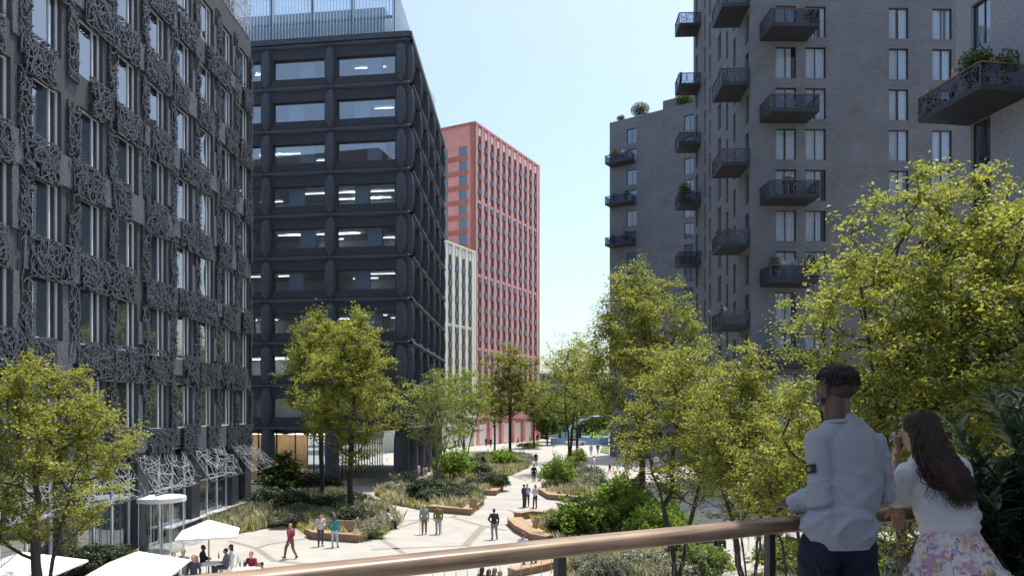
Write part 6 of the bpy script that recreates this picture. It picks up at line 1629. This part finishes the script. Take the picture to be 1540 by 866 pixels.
for i in range(NZ+1):
    t_ = i/NZ; z = z0+(z1-z0)*t_; cx = wp.x+.09*t_; cy = wp.y-.02*t_; r = .140+.085*min(1,t_*1.9)+.09*t_
    tier = .012 if t_ > .33 else 0; pl = .004+.026*t_+(.012 if t_ > .33 else 0)
    for k in range(NA):
        a = 2*math.pi*k/NA; w = math.sin(a*11+1.3*math.sin(a*3+t_*2))*.6+.4*math.sin(a*23+t_*3+2*nz(math.cos(a)*2,math.sin(a)*2,t_*2)); rr_ = r+tier+pl*w
        q.v.append((cx+rr_*math.cos(a), cy+rr_*.84*math.sin(a), z))
for i in range(NZ):
    for k in range(NA): l = (k+1) % NA; q.f.append((i*NA+k, (i+1)*NA+k, (i+1)*NA+l, i*NA+l)); q.m.append(0)
q.build('skirt', floral(), wom, True)
sh = [('c', tuple(a+Vector((0,-.03,-.04))), .04, tuple(a+Vector((.0,.16,-.05))), .034) for a in an]
[link('shoe', fuse('shoe', [s_], .01, 2, mats=plain((.3,.2,.14))), wom) for s_ in sh]
# long wavy hair: volume plus strands
dh = mat('dark_brown_hair', (.020,.010,.0085), .55, .3, 60, .3, 300, spec=.25)
wrt = wfw.cross(Vector((0,0,1))).normalized(); wf = Vector((0,0,1)).cross(wrt).normalized(); wrot = Matrix((wrt, wf, Vector((0,0,1)))).transposed()
WP_ = lambda x, y, z: wh + wrt*x + wf*y + Vector((0,0,z))
path = [Vector(V3(1390,650,4.06)), Vector(V3(1398,675,4.0)), Vector(V3(1412,702,3.94)), Vector(V3(1424,725,3.91)), Vector(V3(1430,742,3.9))]
vol = [('e', tuple(WP_(0,-.015,.040)), (.086,.100,.088), wrot), ('e', tuple(WP_(0.0,-.05,-.01)), (.080,.068,.10), wrot)]
for a, b, r0, r1, s_ in ((path[0],path[1],.085,.095,.6),(path[1],path[2],.098,.105,.5),(path[2],path[3],.105,.095,.42)):
    for t_ in (0,.5): c = a.lerp(b, t_); r = r0+(r1-r0)*t_; vol.append(('e', tuple(c), (r, r*s_, r*.9)))
def wh_disp(co, n): return .005*nz(co.x*55+3*nz(co.x*9,co.y*9,co.z*9), co.y*55, co.z*9)
link('hair', fuse('hair', vol, .005, 3, disp=wh_disp, mats=dh), wom)
q = MB(); rr = random.Random(9)
for i in range(620):
    u = rr.uniform(-1, 1); dep = rr.uniform(.85, 1.08)
    # start on the scalp, sweep down the back fanning out to the right
    ang = rr.uniform(R(-172), R(-8)); el = rr.uniform(R(0), R(80))
    s0_ = WP_(.087*math.cos(ang)*math.cos(el), -.012+.101*math.sin(ang)*math.cos(el)*1.0, .040+.089*math.sin(el))
    side = (s0_-wh).dot(Vector((1,0,0)))/.09
    k_ = max(-1, min(1, side*.8+rr.gauss(0,.35)))
    pts = [s0_]; ph = rr.uniform(0, 6.28); L_ = rr.uniform(.74, 1.12); am = rr.uniform(.010,.024)
    n = 15
    for j in range(1, n+1):
        t_ = j/n*L_; seg = t_*3.999; si = min(int(seg), 3); c = path[si].lerp(path[si+1], seg-si)
        wd = .082+.045*t_-.02*max(0,t_-.75)/.25; off = Vector((k_*wd, -(.052*math.sqrt(max(0,1-min(1,k_*k_)))+.004)*dep, 0))
        w = math.sin(ph+t_*17)*am*min(1, t_*2.2)*1.6
        p = c+off+Vector((w, 0, 0))+Vector((0, -abs(w)*.3, .0))
        b_ = min(1, t_*3.2); p = s0_.lerp(p, b_**.8) + Vector((0,-.012*math.sin(b_*math.pi),0))
        if t_ > .85: p.z -= (t_-.85)*.22
        pts.append(p)
    r0 = rr.uniform(.0022,.0042)
    q.tube([tuple(p) for p in pts], [r0*(1 if j < n-4 else (n-j+.4)/4.4) for j in range(n+1)], 4, cap=False)
q.build('hair_strands', mat('brown_hair_strands', (.034,.017,.013), .5, .4, 40, spec=.35), wom, True)
# ------------------------------------------------------------ camera, light, world
cam = bpy.data.cameras.new('camera'); co = bpy.data.objects.new('camera', cam); COL.objects.link(co)
co.location = (0, 0, EYE); co.rotation_euler = (R(90), 0, 0)
cam.sensor_width = 36; cam.lens = 36*F/1540; cam.shift_y = (615-433)/1540.0; cam.clip_end = 3000; cam.clip_start = .05
scene.camera = co
SX, SY = .66, .75; ELEV = R(72)
sun = bpy.data.lights.new('sun', 'SUN'); sun.energy = 3.4; sun.angle = R(.53); sun.color = (1, .95, .87)
so = bpy.data.objects.new('sun', sun); COL.objects.link(so)
dv = Vector((SX*math.cos(ELEV), SY*math.cos(ELEV), math.sin(ELEV)))
so.rotation_euler = dv.to_track_quat('Z', 'Y').to_euler(); so.location = (30, 30, 80)
w = bpy.data.worlds.new('World'); scene.world = w; w.use_nodes = True
t = w.node_tree; sky = t.nodes.new('ShaderNodeTexSky'); sky.sky_type = 'NISHITA'; sky.sun_disc = False
sky.sun_elevation = ELEV; sky.sun_rotation = math.atan2(SX, SY)
sky.altitude = 50; sky.air_density = 1.0; sky.dust_density = 3.0; sky.ozone_density = .8
mx = t.nodes.new('ShaderNodeMix'); mx.data_type = 'RGBA'; mx.blend_type = 'MULTIPLY'; mx.inputs['Factor'].default_value = 1
mx.inputs[7].default_value = (.955, .985, .955, 1); t.links.new(sky.outputs[0], mx.inputs[6]); t.links.new(mx.outputs[2], t.nodes['Background'].inputs[0]); t.nodes['Background'].inputs[1].default_value = .15
scene.view_settings.view_transform = 'Standard'; scene.view_settings.look = 'None'; scene.view_settings.gamma = 1
scene.view_settings.exposure = EXPO
scene.render.engine = 'CYCLES'
scene.cycles.max_bounces = 8; scene.cycles.transparent_max_bounces = 16; scene.cycles.diffuse_bounces = 3; scene.cycles.glossy_bounces = 4
